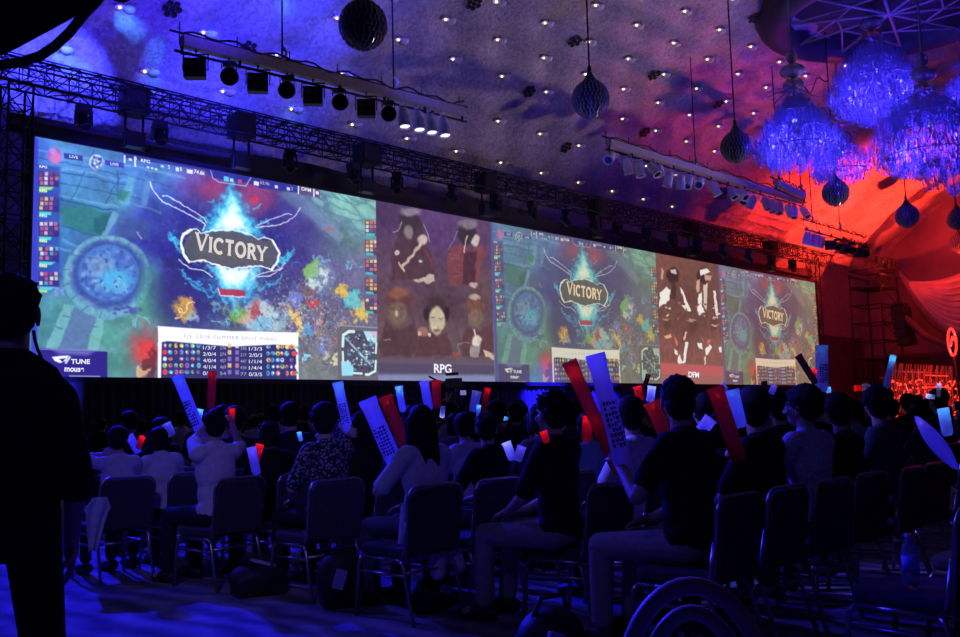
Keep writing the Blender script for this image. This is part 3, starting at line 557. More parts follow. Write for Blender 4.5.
for i, (pf, nm) in enumerate(((paint_players_a, 'a'), (paint_players_b, 'b'))):
    me = pf().mesh('player_view'); me.materials.append(screen_mat('projected_players_'+('dim' if i == 0 else 'red'), (0, 0, 0), 0., 1.))
    o = link('player_view', me, screen); o.location = (SG+i*(SG+SCW), .008, 0); o['label'] = ['five players in dark and red jackets, violet backdrop', 'players as white outlines on brown'][i]
# lettering that stands in the picture plane
def ink(name, col, k=1.): return mat(name, (.02, .02, .02), .9, 0, 0, emit=col, es=k)
INKW = ink('ink_white', rgb(238, 242, 255)); INKG = ink('ink_gold', rgb(226, 218, 210)); INKGREY = ink('ink_grey', rgb(170, 170, 200)); INKW2 = ink('ink_white_dim', rgb(205, 210, 215)); INKGOLD = ink('ink_gold_warm', rgb(225, 200, 160))
def text_mesh(s, size=1., bold=0., space=1.):
    cu = bpy.data.curves.new('lettering', 'FONT'); cu.body = s; cu.size = size; cu.offset = bold; cu.align_x = 'CENTER'; cu.align_y = 'CENTER'; cu.space_character = space
    o = bpy.data.objects.new('lettering', cu); COL.objects.link(o)
    me = bpy.data.meshes.new_from_object(o.evaluated_get(bpy.context.evaluated_depsgraph_get()))
    bpy.data.objects.remove(o); bpy.data.curves.remove(cu); return me
PRE = {}
def put_text(c, off, s, px0, py0, px1, py1, hpx, m, bold=0., space=1., lab=None):
    """text centred between two photo points of the near picture, hpx tall there"""
    a, b_ = c.uv([(px0, py0), (px1, py1)]); t = c.uv([((px0+px1)/2, (py0+py1)/2-hpx/2), ((px0+px1)/2, (py0+py1)/2+hpx/2)])
    key = (s, bold, space)
    if key not in PRE: PRE[key] = text_mesh(s, 1., bold, space)
    me = PRE[key].copy(); v = np.array([q.co[:] for q in me.vertices]); mn, mxx = v.min(0), v.max(0)
    wd = math.hypot((b_[0]-a[0])/c.W*c.w, (b_[1]-a[1])/c.H*HS); ht = abs(t[1][1]-t[0][1])/c.H*HS
    ang = math.atan2(-(b_[1]-a[1])/c.H*HS, (b_[0]-a[0])/c.W*c.w)
    x = (v[:, 0]-(mn[0]+mxx[0])/2)/(mxx[0]-mn[0])*wd; z = (v[:, 1]-(mn[1]+mxx[1])/2)/(mxx[1]-mn[1])*ht
    cx = (a[0]+b_[0])/2/c.W*c.w; cz = HS-(a[1]+b_[1])/2/c.H*HS
    X = cx+x*math.cos(ang)-z*math.sin(ang); Z = cz+x*math.sin(ang)+z*math.cos(ang)
    me.vertices.foreach_set('co', np.stack([X+off, np.zeros_like(X), Z], -1).ravel()); me.materials.clear(); me.materials.append(m); me.update()
    o = link('lettering', me, screen)
    if lab: o['label'] = lab
    return o
def serif_word(c, off, px0, py0, px1, py1, hpx, m):
    """VICTORY in serifed capitals, drawn stroke by stroke"""
    G = {'V': [[(0,1),(.45,0)],[(.45,0),(.9,1)]], 'I': [[(.1,0),(.1,1)]], 'T': [[(.35,0),(.35,1)],[(0,1),(.7,1)]], 'R': [[(.1,0),(.1,1)],[(.1,1),(.45,1),(.6,.88),(.6,.66),(.45,.52),(.1,.52)],[(.35,.52),(.72,0)]],
         'Y': [[(0,1),(.38,.5)],[(.76,1),(.38,.5)],[(.38,.5),(.38,0)]]}
    G['C'] = [[(.45+.42*math.cos(math.radians(a)), .5+.5*math.sin(math.radians(a))) for a in range(45, 320, 20)]]
    G['O'] = [[(.45+.42*math.cos(math.radians(a)), .5+.5*math.sin(math.radians(a))) for a in range(0, 365, 20)]]
    W_ = {'V': .9, 'I': .2, 'C': .8, 'T': .7, 'O': .9, 'R': .75, 'Y': .76}
    ser = {'V': [(0,1),(.9,1)], 'I': [(.1,0),(.1,1)], 'T': [(.35,0)], 'R': [(.1,0),(.1,1),(.74,0)], 'Y': [(0,1),(.76,1),(.38,0)], 'C': [], 'O': []}
    thin = {('V', 1), ('Y', 1)}
    quads = []; x = 0
    for ch in 'VICTORY':
        k = 1.16 if ch == 'V' else 1.
        for si, st in enumerate(G[ch]):
            t = .125 if (ch, si) not in thin else .085
            for (a, b2), (c2, d) in zip(st[:-1], st[1:]):
                L = math.hypot(c2-a, d-b2); nx_, ny_ = -(d-b2)/L*t, (c2-a)/L*t; ex, ey = (c2-a)/L*t*.35, (d-b2)/L*t*.35
                quads.append([(x+a-ex+nx_, (b2-ey)*k+ny_), (x+a-ex-nx_, (b2-ey)*k-ny_), (x+c2+ex-nx_, (d+ey)*k-ny_), (x+c2+ex+nx_, (d+ey)*k+ny_)])
        for (a, b2) in ser[ch]:
            dy = .07 if b2 > .5 else -.07; quads.append([(x+a-.19, b2*k-.02), (x+a+.19, b2*k-.02), (x+a+.19, b2*k+dy), (x+a-.19, b2*k+dy)])
        x += W_[ch]+.26
    v = np.array([p for q in quads for p in q]); v[:, 0] -= v[:, 0].min()
    a, b_ = c.uv([(px0, py0), (px1, py1)]); t = c.uv([((px0+px1)/2, (py0+py1)/2-hpx/2), ((px0+px1)/2, (py0+py1)/2+hpx/2)])
    p0 = np.array([a[0]/c.W*c.w, HS-a[1]/c.H*HS]); p1 = np.array([b_[0]/c.W*c.w, HS-b_[1]/c.H*HS]); ht = abs(t[1][1]-t[0][1])/c.H*HS
    u = (p1-p0); n_ = np.array([-u[1], u[0]])/np.linalg.norm(u)
    P = p0+np.outer(v[:, 0]/v[:, 0].max(), u)+np.outer((v[:, 1]-.5)*ht, n_)
    me = bpy.data.meshes.new('lettering'); me.from_pydata([(p[0]+off, -.001*(i//4 % 7), p[1]) for i, p in enumerate(P)], [], [(i, i+1, i+2, i+3) for i in range(0, len(P), 4)]); me.materials.append(m)
    o = link('lettering', me, screen); o['label'] = 'word VICTORY in pale gold capitals'; return o
for i in range(3):
    off = GX[i]; gw = (INKG, INKGOLD, INKGOLD)[i]; ww = (INKW, INKW2, INKW2)[i]
    serif_word(game, off, 194.5, 242, 267.5, 254.5, 13.5, gw)
    put_text(game, off, 'LJL 2016 SUMMER SPLIT FINAL', 184, 336.2, 277, 340, 4.6, INKGREY, .0, 1.25)
    put_text(game, off, 'TUNE', 71, 361.4, 90, 361.7, 4.8, ww, .03, lab='word TUNE of the sponsor logo'); put_text(game, off, 'mouse', 64.5, 369.5, 84, 370, 4.2, ww, .03)
    put_text(game, off, 'LIVE', 69.5, 156.2, 78, 157.6, 2.8, ww, .01); put_text(game, off, 'LIVE', 110.5, 163.6, 118.5, 164.8, 2.8, ww, .01)
    put_text(game, off, 'RPG', 141, 160.3, 150, 161.8, 3.4, ww, .02); put_text(game, off, 'DFM', 301.5, 188.6, 311, 190.4, 3.4, ww, .02); put_text(game, off, '16', 134, 158, 137, 158.6, 3, ww)
    put_text(game, off, '5', 168, 167, 169.8, 167.3, 4, ww); put_text(game, off, '8', 180, 169, 182, 169.3, 4, ww); put_text(game, off, '74.6k', 194, 171.4, 205, 173.4, 4, ww, .02); put_text(game, off, '63.9k', 260, 182.3, 270, 184.2, 3.2, INKGREY, .02); put_text(game, off, '2', 291, 188.3, 293, 188.6, 3.4, INKGREY)
    for k, (kda, cs, cs2, kda2) in enumerate((('1/3/7', '276', '295', '1/3/3'), ('2/0/4', '274', '217', '2/0/3'), ('4/0/4', '457', '447', '1/1/4'), ('4/1/4', '469', '434', '1/4/4'), ('0/1/8', '54', '77', '0/3/5'))):
        y = 347.6+k*6.4
        put_text(game, off, kda, 203, y, 216, y+.2, 3.6, ww); put_text(game, off, cs, 220, y+.2, 226, y+.3, 3.2, INKGREY)
        put_text(game, off, cs2, 240.5, y+.8, 246.5, y+.9, 3.2, INKGREY); put_text(game, off, kda2, 249, y+1, 262, y+1.2, 3.6, ww)
    for k in range(5):
        y = 169.6+k*25-(1.5 if k else 0); put_text(game, off, 'RPG', 39.5, y-3.2, 47, y-2.4, 2.6, ww, .02)
cb = Canvas(4, 4, SX0+SG, SCW); put_text(cb, SG, 'RPG', 434, 368.3, 451.5, 368.9, 9.2, INKW, .025, lab='team name RPG')
cb = Canvas(4, 4, SX0+2*SG+SCW, SCW); put_text(cb, 2*SG+SCW, 'DFM', 688.5, 374.4, 699, 375, 5.6, INKW, .03, lab='team name DFM')
# ------------------------------------------------------------------ black cloth under and above the screen
SKIRT = mat('black_cloth', (.05, .05, .055), .9, 0, .2, 3, .2, 20)
def pleats(name, x0, x1, y, z0, z1, m, step=.22, amp=.05):
    n = int((x1-x0)/step)*4; b = MB(); vs = []
    for i in range(n+1):
        x = x0+(x1-x0)*i/n; yy = y+amp*math.sin(i*PI/2)+amp*.4*math.sin(i*.37); vs += [(x, yy, z0), (x, yy, z1)]
    for t in (0, .02):
        pass
    b.add(vs, [(2*i, 2*i+2, 2*i+3, 2*i+1) for i in range(n)], True)
    vs2 = [(x, yy+.015, z) for x, yy, z in vs]; b.add(vs2, [(2*i, 2*i+1, 2*i+3, 2*i+2) for i in range(n)], True)
    return b.build(name, m)
o = pleats('stage_skirt', SX0-.6, SX0+W3+.3, SD+.12, 0., SZB-.12, SKIRT); tag(o, 'long black pleated cloth hanging to the floor under the screen', 'cloth')
# masking cloth above, upper edge dips between the trusses
b = MB(); n = 60; vs = []
for i in range(n+1):
    x = SX0-.4+(W3+.7)*i/n; k = (i % 12)/12; zt = SZT+.62+.12*math.cos(2*PI*k)-.25*max(0, 1-i/6); vs += [(x, SD+.25, SZT+.1), (x, SD+.25, zt), (x, SD+.29, SZT+.1), (x, SD+.29, zt)]
f = []
for i in range(n):
    a, c_ = 4*i, 4*i+4; f += [(a, c_, c_+1, a+1), (a+2, a+3, c_+3, c_+2), (a+1, c_+1, c_+3, a+3)]
b.add(vs, f); tag(b.build('masking_cloth', mat('masking_cloth_brown', (.05, .042, .045), .9, 0, .2, 2)), 'dark masking cloth stretched along the top edge of the screen', 'cloth')

# ------------------------------------------------------------------ trusses
def truss(name, label, A, B, size, bays, up=Vector((0, 0, 1)), m=DARKMETAL, r=.025, lr=.014):
    A = Vector(A); B = Vector(B); t = (B-A).normalized(); s_ = t.cross(up).normalized(); u = s_.cross(t)
    root = thing(name, label, 'truss', A)
    cs = [(s_*a+u*c)*size/2 for a, c in ((-1, -1), (1, -1), (1, 1), (-1, 1))]
    for c in cs: MB().tube([c, c+(B-A)], r, 8).build('chord', m, root)
    L = (B-A)/bays
    for k in range(4):
        b = MB(); p, q = cs[k], cs[(k+1) % 4]
        for i in range(bays):
            a, d = (p, q) if i % 2 == 0 else (q, p)
            b.tube([a+L*i, d+L*(i+1)], lr, 5); b.tube([p+L*i, q+L*i], lr, 5)
        b.build('lacing', m, root)
    return root
TY = SD-.75; TZ = SZT+.98
truss('box_truss', 'long dark box truss running above the whole screen, nearer chord set', (SX0-1.0, TY, TZ), (SX0+W3+.2, TY, TZ), .5, 76)
truss('box_truss', 'second dark box truss behind the first, above the screen', (SX0-1.0, SD+.55, TZ+.62), (SX0+W3+.2, SD+.55, TZ+.62), .42, 76, r=.02, lr=.012)
truss('truss_tower', 'upright dark truss tower at the near left end of the screen', (SX0-.62, TY, 0), (SX0-.62, TY, TZ-.25), .46, 18, up=Vector((0, 1, 0)))
truss('truss_tower', 'upright dark truss tower at the far right end of the screen', (SX0+W3+.2, TY+.9, 0), (SX0+W3+.2, TY+.9, TZ+.3), .46, 18, up=Vector((0, 1, 0)))
b_ = 0
for i, X in enumerate((8.95, 11.6, 15.4, 20.0, 25.5, 31.5, 38.0)):
    rt = thing('truss_corner_block', '%s dark corner block from the left joining the two trusses above the screen' % ORD[i], 'truss block', (X, TY+.1, TZ), group='corner blocks of the screen trusses')
    b = MB(); b.box((0, 0, 0), (.5, .5, .56)); b.build('block', BLACK, rt)
    b = MB(); 
    for sx in (-.2, .2): b.tube([(sx, .0, -.25), (sx, 0, -1.05)], .03, 8); b.tube([(sx, .0, .25), (sx, 1.1, .5)], .02, 6)
    b.tube([(-.2, 0, -.6), (.2, 0, -.85)], .015, 6); b.build('drop_posts', DARKMETAL, rt)
    MB().box((0, 0, -.85), (.42, .24, .34)).build('hanging_box', BLACK, rt)

# ------------------------------------------------------------------ stage lights
def yoke(b, w, h, t=.02, d=.035):
    b.box((-w/2, 0, -h/2), (t, d, h)); b.box((w/2, 0, -h/2), (t, d, h)); b.box((0, 0, 0), (w+t, d, t)); b.tube([(0, 0, 0), (0, 0, .1)], .018, 8); b.box((0, 0, .1), (.06, .05, .05))
def make_par(lens=LENS, name='par_can'):
    r = thing(name, 'silver par can', 'stage light'); b = MB(); yoke(b, .34, .26); b.build('yoke', CANM, r)
    M = Matrix.Translation((0, 0, -.26)) @ Matrix.Rotation(PI, 4, 'X')
    b = MB(); b.lathe([(.03, -.22), (.09, -.20), (.125, -.13), (.13, -.04), (.132, .0), (.145, .01), (.145, .27), (.155, .275), (.155, .29), (.125, .29), (.12, .2)], 22, M)
    for a in range(4): b.box(M @ Vector((.145*math.cos(a*PI/2), .145*math.sin(a*PI/2), .28)), (.05, .05, .015))
    bo = b.build('can', CANM, r); MB().lathe([(.02, .235), (.12, .24), (.12, .25), (.02, .255)], 20, M).build('lens', lens, bo); return r
def make_blinder():
    r = thing('blinder_light', 'black four-lamp blinder', 'stage light'); b = MB(); yoke(b, .62, .44, .03); b.build('yoke', BLACK, r)
    b = MB(); b.box((0, 0, -.42), (.52, .16, .50)); 
    for x in (-.26, .26): b.box((x, -.1, -.42), (.02, .1, .50))
    for z in (-.17, -.67): b.box((0, -.1, z), (.54, .1, .02))
    b.box((0, -.09, -.42), (.52, .06, .02)); b.box((0, -.09, -.42), (.02, .06, .50)); bo = b.build('housing', BLACK, r)
    for x in (-.13, .13):
        for z in (-.29, -.55): MB().lathe([(.02, 0), (.07, -.01), (.11, .03), (.115, .03), (.08, -.03), (.02, -.03)], 16, Matrix.Translation((x, -.1, z)) @ Matrix.Rotation(PI/2, 4, 'X')).build('lamp', mat('lamp_reflector', (.12, .11, .10), .35, .5, 0, spec=.4), bo)
    return r
def make_scoop():
    r = thing('scoop_light', 'round black spotlight', 'stage light'); b = MB(); yoke(b, .44, .24, .03); b.box((0, .05, -.03), (.36, .22, .14)); b.build('yoke', BLACK, r)
    M = Matrix.Translation((0, .02, -.42)) @ Matrix.Rotation(PI*.62, 4, 'X')
    b = MB(); b.lathe([(.04, -.3), (.16, -.27), (.22, -.16), (.25, 0), (.26, .10), (.26, .17), (.275, .17), (.275, .20), (.24, .20), (.23, .1)], 24, M); bo = b.build('body', BLACK, r)
    MB().lathe([(.01, .16), (.16, .14), (.235, .11), (.235, .10), (.01, .10)], 24, M).build('lens', LENS, bo); return r
def make_mover():
    r = thing('moving_head_light', 'black moving head light', 'stage light'); b = MB(); b.box((0, 0, -.07), (.34, .30, .16)); b.tube([(-.1, 0, .0), (-.1, 0, .12)], .02); b.tube([(.1, 0, 0), (.1, 0, .12)], .02); b.build('base', BLACK, r)
    b = MB(); b.box((-.19, 0, -.34), (.05, .16, .42)); b.box((.19, 0, -.34), (.05, .16, .42)); b.box((0, 0, -.17), (.42, .2, .06)); b.build('yoke', BLACK, r)
    M = Matrix.Translation((0, 0, -.42)) @ Matrix.Rotation(PI*.8, 4, 'X')
    b = MB(); b.lathe([(.05, -.24), (.13, -.22), (.16, -.1), (.16, .08), (.14, .22), (.15, .26), (.12, .26), (.11, .2)], 20, M); bo = b.build('head', BLACK, r); MB().lathe([(.01, .2), (.11, .2), (.11, .22), (.01, .23)], 20, M).build('lens', LENS, bo); return r
par0, parb0, parl0, bl0, sc0, mv0 = make_par(), make_par(LENSBLUE), make_par(LENSON), make_blinder(), make_scoop(), make_mover()
used = set()
SZ_ = {'blinder_light': .76, 'scoop_light': .66, 'moving_head_light': .8}
def put(proto, P, rot, label, group):
    if proto.name not in used:
        used.add(proto.name); proto.location = P; proto.rotation_euler = rot; proto.scale = (SZ_.get(proto.name, 1),)*3; proto['label'] = label; proto['group'] = group; return proto
    return clone(proto, P, rot, label, group)
# lights hung under the screen truss
mvx = [(84, 100), (160, 121), (290, 147), (353, 162), (397, 172), (452, 182), (497, 193), (532, 199), (565, 207), (593, 208), (617, 215), (646, 222), (672, 228), (697, 234), (722, 241), (748, 248), (771, 253), (792, 258)]
for i, (px, py) in enumerate(mvx):
    P = on_y(px, py, TY-.05); P.z = TZ-.37
    put(mv0, P, (0, 0, rnd.uniform(-.8, .8)), '%s black moving head light from the left, hung under the truss above the screen' % ORD[i], 'moving heads under the screen truss')
# lighting bars hung from the ceiling
def bar(label, A, B, cables, beam=True):
    A = Vector(A); B = Vector(B); r = thing('lighting_bar', label, 'lighting bar', A); t = (B-A).normalized(); d = B-A
    ang = math.atan2(t.y, t.x); tilt = math.atan2(t.z, math.hypot(t.x, t.y)); R = Matrix.Rotation(ang, 3, 'Z') @ Matrix.Rotation(-tilt, 3, 'Y'); L = d.length
    if beam: MB().box(d/2, (L, .18, .22), R).build('raceway', RACE, r)
    b = MB(); b.tube([Vector((0, 0, -.22))-t*.15, Vector((0, 0, -.22))+d+t*.15], .03, 8); b.tube([Vector((0, .1, .2))-t*.2, Vector((0, .1, .2))+d+t*.3], .025, 8); 
    n = int(L/1.1)
    for i in range(n+1): b.box(d*(i/n)+Vector((0, 0, -.18)), (.04, .05, .16)); b.tube([d*(i/n)+Vector((0, .1, -.05)), d*(i/n)+Vector((0, .1, .42))], .012, 5)
    b.build('pipes', DARKMETAL, r)
    pts = []
    for i in range(41): k = i/40; pts.append(d*k+Vector((0, -.08, .17+.05*math.sin(i*1.3)-.03*math.cos(i*.7))))
    MB().tube(pts, .022, 6).build('power_cable', CABLE, r)
    for k in cables:
        q = d*k; top = ceil_z(A.y+q.y)-(A.z+q.z)-.02
        b = MB(); b.tube([q+Vector((0, 0, .12)), q+Vector((0, 0, top))], .02, 6); b.build('suspension_cable', CABLE, r); b = MB(); b.tube([q+Vector((0, 0, .1)), q+Vector((.12, 0, .34)), q+Vector((0, 0, .42))], .04, 8); b.build('clamp', CANM, r)
    return r
BY = 16.
A1 = on_y(182, 41, BY); B1 = on_y(462, 112, BY)
bar('left beige lighting bar with black and silver lights, above the near screen end', A1, B1, (.30, .705))
k_b = k_s = 0
for px, kind in ((196, 'b'), (229, 's'), (258, 'b'), (287, 's'), (313, 'b'), (339, 's'), (366, 'b'), (388, 's')):
    t = (on_y(px, 41+(px-182)*71/280, BY).x-A1.x)/(B1.x-A1.x); P = A1+(B1-A1)*t; P.z -= .20
    if kind == 'b': put(bl0, P, (-.1, .0, -.75+rnd.uniform(-.15, .15)), '%s black four-lamp blinder from the left on the left lighting bar' % ORD[k_b], 'blinders on the left lighting bar'); k_b += 1
    else: put(sc0, P, (0, 0, -.55+rnd.uniform(-.15, .15)), '%s round black spotlight from the left on the left lighting bar' % ORD[k_s], 'round spotlights on the left lighting bar'); k_s += 1
for i, px in enumerate((403, 417.5, 430, 443)):
    t = (on_y(px, 41+(px-182)*71/280, BY).x-A1.x)/(B1.x-A1.x); P = A1+(B1-A1)*t; P.z -= .22
    put(parl0, P, (-.14, .14, .4), '%s of four lit silver cans at the right end of the left lighting bar' % ORD[i], 'lit silver cans on the left lighting bar')
A2 = on_y(609, 143, BY); B2 = on_y(803, 206, BY); B2.z = A2.z+.12
bar('long lighting bar crowded with silver cans, hung above the middle of the screen', A2, B2, (.38, .92))
n = 21
for i in range(n):
    k = .015+.97*i/(n-1); P = A2+(B2-A2)*k; P.z -= .27
    lab = '%s light from the left on the long crowded lighting bar' % (ORD[i] if i < 20 else 'twenty-first')
    if i == 10: put(bl0, P, (.3, 0, -.9), 'black four-lamp blinder among the silver cans of the long lighting bar', 'lights on the long lighting bar')
    elif i in (0, 4, 7, 8): put(parb0, P, (-.9+.3*(i % 2), .3, -.9+rnd.uniform(-.3, .3)), 'blue-filtered silver can, '+lab, 'lights on the long lighting bar')
    else: put(par0, P, (rnd.uniform(-.7, .3), rnd.uniform(-.5, .5), -.8+rnd.uniform(-.4, .4)), 'silver can, '+lab, 'lights on the long lighting bar')
A3 = on_y(806, 224, BY); B3 = on_y(866, 246, BY); B3.z = A3.z
bar('far right lighting bar lit red, hung beyond the long one', A3, B3, (.1, .55), beam=False)
for i in range(4): 
    P = A3+(B3-A3)*(.02+.075*i); P.z -= .27; put(parl0, P, (.2, .1, 0), '%s of four pale cans at the left end of the far right lighting bar' % ORD[i], 'pale cans on the far right lighting bar')
for i in range(6):
    P = A3+(B3-A3)*(.38+.12*i); P.z -= .27
    put(bl0 if i % 2 == 0 else sc0, P, (.2, 0, -.7), '%s black light from the left on the far right lighting bar' % ORD[i], 'black lights on the far right lighting bar')
# small bar far behind
A4 = on_y(776, 183, 15.0); B4 = on_y(804, 196, 15.0)
bar('short empty lighting bar in front of the red ceiling, above the long bar', A4, B4, (.1, .9), beam=True)

# ------------------------------------------------------------------ hanging crystal balls
CRY = mat('crystal_dark', (.20, .20, .23), .22, .0, .3, 30, spec=.9)
def make_pendant():
    r = thing('crystal_pendant', 'ball of dark crystal strands hanging on a cord', 'pendant', (0, 0, 0)); R = .44
    b = MB(); b.ball((0, 0, 0), R*.93, 24, 14); b.lathe([(.32, .28), (.22, .40), (.13, .50), (.07, .62), (.03, .70)], 20); co_ = b.build('core', mat('crystal_core', (.03, .03, .04), .4, 0, .3, 20), r)
    b = MB(); nr = 13
    for j in range(nr):
        la = -PI/2+PI*(j+.7)/(nr+.6); rr = R*math.cos(la); z = R*math.sin(la); m = max(6, int(30*math.cos(la)))
        for k in range(m):
            a = 2*PI*(k+.5*(j % 2))/m+rnd.uniform(-.04, .04); c = Vector((rr*math.cos(a), rr*math.sin(a), z)); Rm = Matrix.Rotation(a, 3, 'Z') @ Matrix.Rotation(-la*.6, 3, 'Y') @ Matrix.Rotation(rnd.uniform(-.2, .2), 3, 'X')
            b.box(c, (.022, .05, .095), Rm, top=.6)
    o = b.build('crystals', CRY, r); o['kind'] = 'stuff'
    b = MB(); b.lathe([(.03, .66), (.05, .70), (.04, .80), (.02, .82)], 12); b.build('cap', DARKMETAL, r); return r
pend = None
for px, py, s, up_ in ((363, 25, 'nearest crystal ball, above the left lighting bar', 0), (590.5, 99, 'crystal ball left of the long lighting bar', 0), (736, 147, 'crystal ball above the long lighting bar', 0),
                       (835.5, 193, 'crystal ball just below the cluster of blue chandeliers', 0), (907, 216, 'crystal ball in front of the red ceiling at the right', 0), (957, 219, 'upper of two crystal balls at the right edge', 0), (959, 243, 'lower of two crystal balls at the right edge', -1)):
    if py == 243: P = on_y(px, py, 14.6)
    else:
        P = on_y(px, py, 13.); 
    lab = s
    if pend is None: pend = make_pendant(); pend.location = P; o = pend; o['label'] = lab; o['group'] = 'hanging crystal balls'
    else: o = clone(pend, P, None, lab, 'hanging crystal balls')
    h = ceil_z(P.y)-P.z+.2; MB().tube([(0, 0, .8), (0, 0, h)], .022, 6).build('cord', CABLE, o)

# ------------------------------------------------------------------ ceiling ring and chandeliers
OC = at(886, -34, 30.); OC = Vector((OC.x, OC.y, 13.2))
rr = thing('ceiling_ring', 'big dark dropped ring in the ceiling with pale struts, above the chandeliers', 'ceiling ring', OC)
b = MB(); b.lathe([(3.0, 1.6), (3.0, .55), (3.2, .30), (3.55, .22), (3.9, .34), (4.1, .6), (4.15, 1.6)], 72); b.build('ring_rim', mat('ring_plaster_dark', (.055, .048, .055), .5, 0, .2, 2), rr)
b = MB()
for k in range(5):
    a = k*PI/5+.25; b.tube([(3.2*math.cos(a), 3.2*math.sin(a), .45), (-3.2*math.cos(a), -3.2*math.sin(a), .45)], .05, 8)
for k in range(10):
    a = k*PI/5+.25; c = (k+1)*PI/5+.25; b.tube([(1.6*math.cos(a), 1.6*math.sin(a), .45), (1.6*math.cos(c), 1.6*math.sin(c), .45)], .035, 8)
    b.tube([(3.1*math.cos(a), 3.1*math.sin(a), .45), (1.6*math.cos(c), 1.6*math.sin(c), .45)], .03, 6)
b.build('struts', mat('strut_pale', (.55, .50, .46), .45, .2), rr)
MB().lathe([(3.05, .9), (3.05, .95), (.01, .96)], 48).build('inner_panel', mat('ring_inside', (.12, .10, .10), .7), rr)
GLASS = mat('chandelier_glass', (.36, .36, .6), .16, 0, 0, spec=1., trans=.15)
GLASS2 = mat('chandelier_glass_clear', (.5, .5, .6), .1, 0, 0, spec=1., trans=.6)
LEDB = mat('chandelier_led', (.1, .1, .8), .3, 0, 0, emit=(.12, .12, 1), es=5)
def rods(b, prof, n, seed, ln=(.22, .5)):
    """n thin glass rods hung inside the outline prof [(radius, z)...]"""
    q = random.Random(seed); zs = [p[1] for p in prof]; rs_ = [p[0] for p in prof]
    for i in range(n):
        z = q.uniform(zs[-1], zs[0]); R = float(np.interp(-z, [-v for v in zs], rs_)); r = R*math.sqrt(q.uniform(.30, 1.)) if q.random() < .8 else R*q.uniform(.2, 1)
        a = q.uniform(0, 2*PI); c = Vector((r*math.cos(a), r*math.sin(a), z)); L = q.uniform(*ln); w = q.uniform(.010, .022)
        Rm = Euler((q.gauss(0, .16), q.gauss(0, .16), q.uniform(0, 3))).to_matrix(); b.box(c, (w, w*.6, L), Rm, top=.5)
        if q.random() < .25: b.ball(c-Rm @ Vector((0, 0, L/2+.02)), q.uniform(.018, .035), 6, 4, smooth=False)
def chandelier(label, P, sc, prof, n, stem, seed, drops=()):
    r = thing('chandelier', label, 'chandelier', P); top = ceil_z(P.y)-P.z if stem is None else stem
    b = MB(); rods(b, prof, n, seed); o = b.build('crystal_rods', GLASS, r); o['kind'] = 'stuff'
    z0 = prof[0][1]
    b = MB(); b.tube([(0, 0, z0-.6), (0, 0, top)], .035, 8); 
    for j in range(3):
        zz = z0+(prof[-1][1]-z0)*(.2+.3*j); R = float(np.interp(-zz, [-p[1] for p in prof], [p[0] for p in prof]))*.8
        b.tube([(R*math.cos(a*PI/18), R*math.sin(a*PI/18), zz) for a in range(37)], .02, 6)
        for a in range(6): b.tube([(0, 0, zz+.1), (R*math.cos(a*PI/3), R*math.sin(a*PI/3), zz)], .015, 6)
    b.build('frame', STEEL, r)
    b = MB(); zt = z0+.45
    for k in range(3): b.ball((0, 0, zt+.0+k*.42), (.30-.07*k if k != 1 else .36, .30-.07*k if k != 1 else .36, .2), 18, 10)
    q = random.Random(seed+5)
    for k in range(70):
        a = q.uniform(0, 6.28); b.tube([(.1*math.cos(a), .1*math.sin(a), zt-.1), (q.uniform(.3, .75)*math.cos(a), q.uniform(.3, .75)*math.sin(a), zt-q.uniform(.1, .5))], .01, 4)
    b.build('glass_crown', GLASS2, r)
    R = max(p[0] for p in prof)
    for k in range(6):
        a = k*PI/3+.4; zz = z0+(prof[-1][1]-z0)*(.45 if k % 2 else .75)
        q_ = Vector((R*.55*math.cos(a), R*.55*math.sin(a), zz)); MB().ball(q_, .06, 10, 8).build('led_bulb', LEDB, r)
    for k in range(3):
        a = k*2*PI/3+.9; lamp('blue_chandelier_glow', 'POINT', Vector(P)+Vector((R*.45*math.cos(a), R*.45*math.sin(a), z0+(prof[-1][1]-z0)*.66)), None, (.05, .03, 1), 210*sc, .18)
    for j, (dx, dy, z, w) in enumerate(drops):
        b = MB(); rods(b, [(w*.9, z+.35), (w, z), (w*.6, z-.4)], 220, seed+j+20, (.12, .25)); o = b.build('hanging_cluster', GLASS, r)
        o.location = (dx, dy, 0); o['kind'] = 'stuff'
    return r
def lamp(name, kind, P, target, col, power, size=.1, angle=40, blend=.4):
    L = bpy.data.lights.new(name, kind); L.color = col; L.energy = power
    if kind in ('SPOT', 'POINT'): L.shadow_soft_size = size
    if kind == 'SPOT': L.spot_size = math.radians(angle); L.spot_blend = blend
    if kind == 'AREA': L.size = size
    o = bpy.data.objects.new(name, L); COL.objects.link(o); o.location = P
    if target is not None: o.rotation_euler = (Vector(target)-Vector(P)).to_track_quat('-Z', 'Y').to_euler()
    return o
CP = [(.15, .95), (.55, .85), (1.0, .45), (1.45, .0), (1.65, -.35), (1.55, -.75), (1.0, -1.15), (.6, -1.3)]
P = at(875, 78, 30.); chandelier('big blue-lit chandelier of glass rods hanging under the middle of the ceiling ring', P, 1.0, CP, 2600, OC.z+.5-P.z, 1)
P = at(796, 128, 26.5); chandelier('blue-lit chandelier of glass rods at the left of the cluster', P, .75, [(.2, .8), (.45, .65), (.75, .34), (1.0, .0), (1.3, -.38), (1.35, -.62), (1.0, -.9), (.65, -1.0)], 2200, None, 2, ((.75, -.4, -1.15, .42),))
P = at(928, 136, 26.); chandelier('blue-lit chandelier of glass rods lowest at the right of the cluster', P, 1.1, [(.5, .9), (1.0, .68), (1.35, .36), (1.6, .0), (1.65, -.32), (1.5, -.62), (1.0, -.85), (.6, -.95)], 3000, None, 3, ((-.4, -.2, -1.15, .45), (.9, -.4, -1.2, .4)))
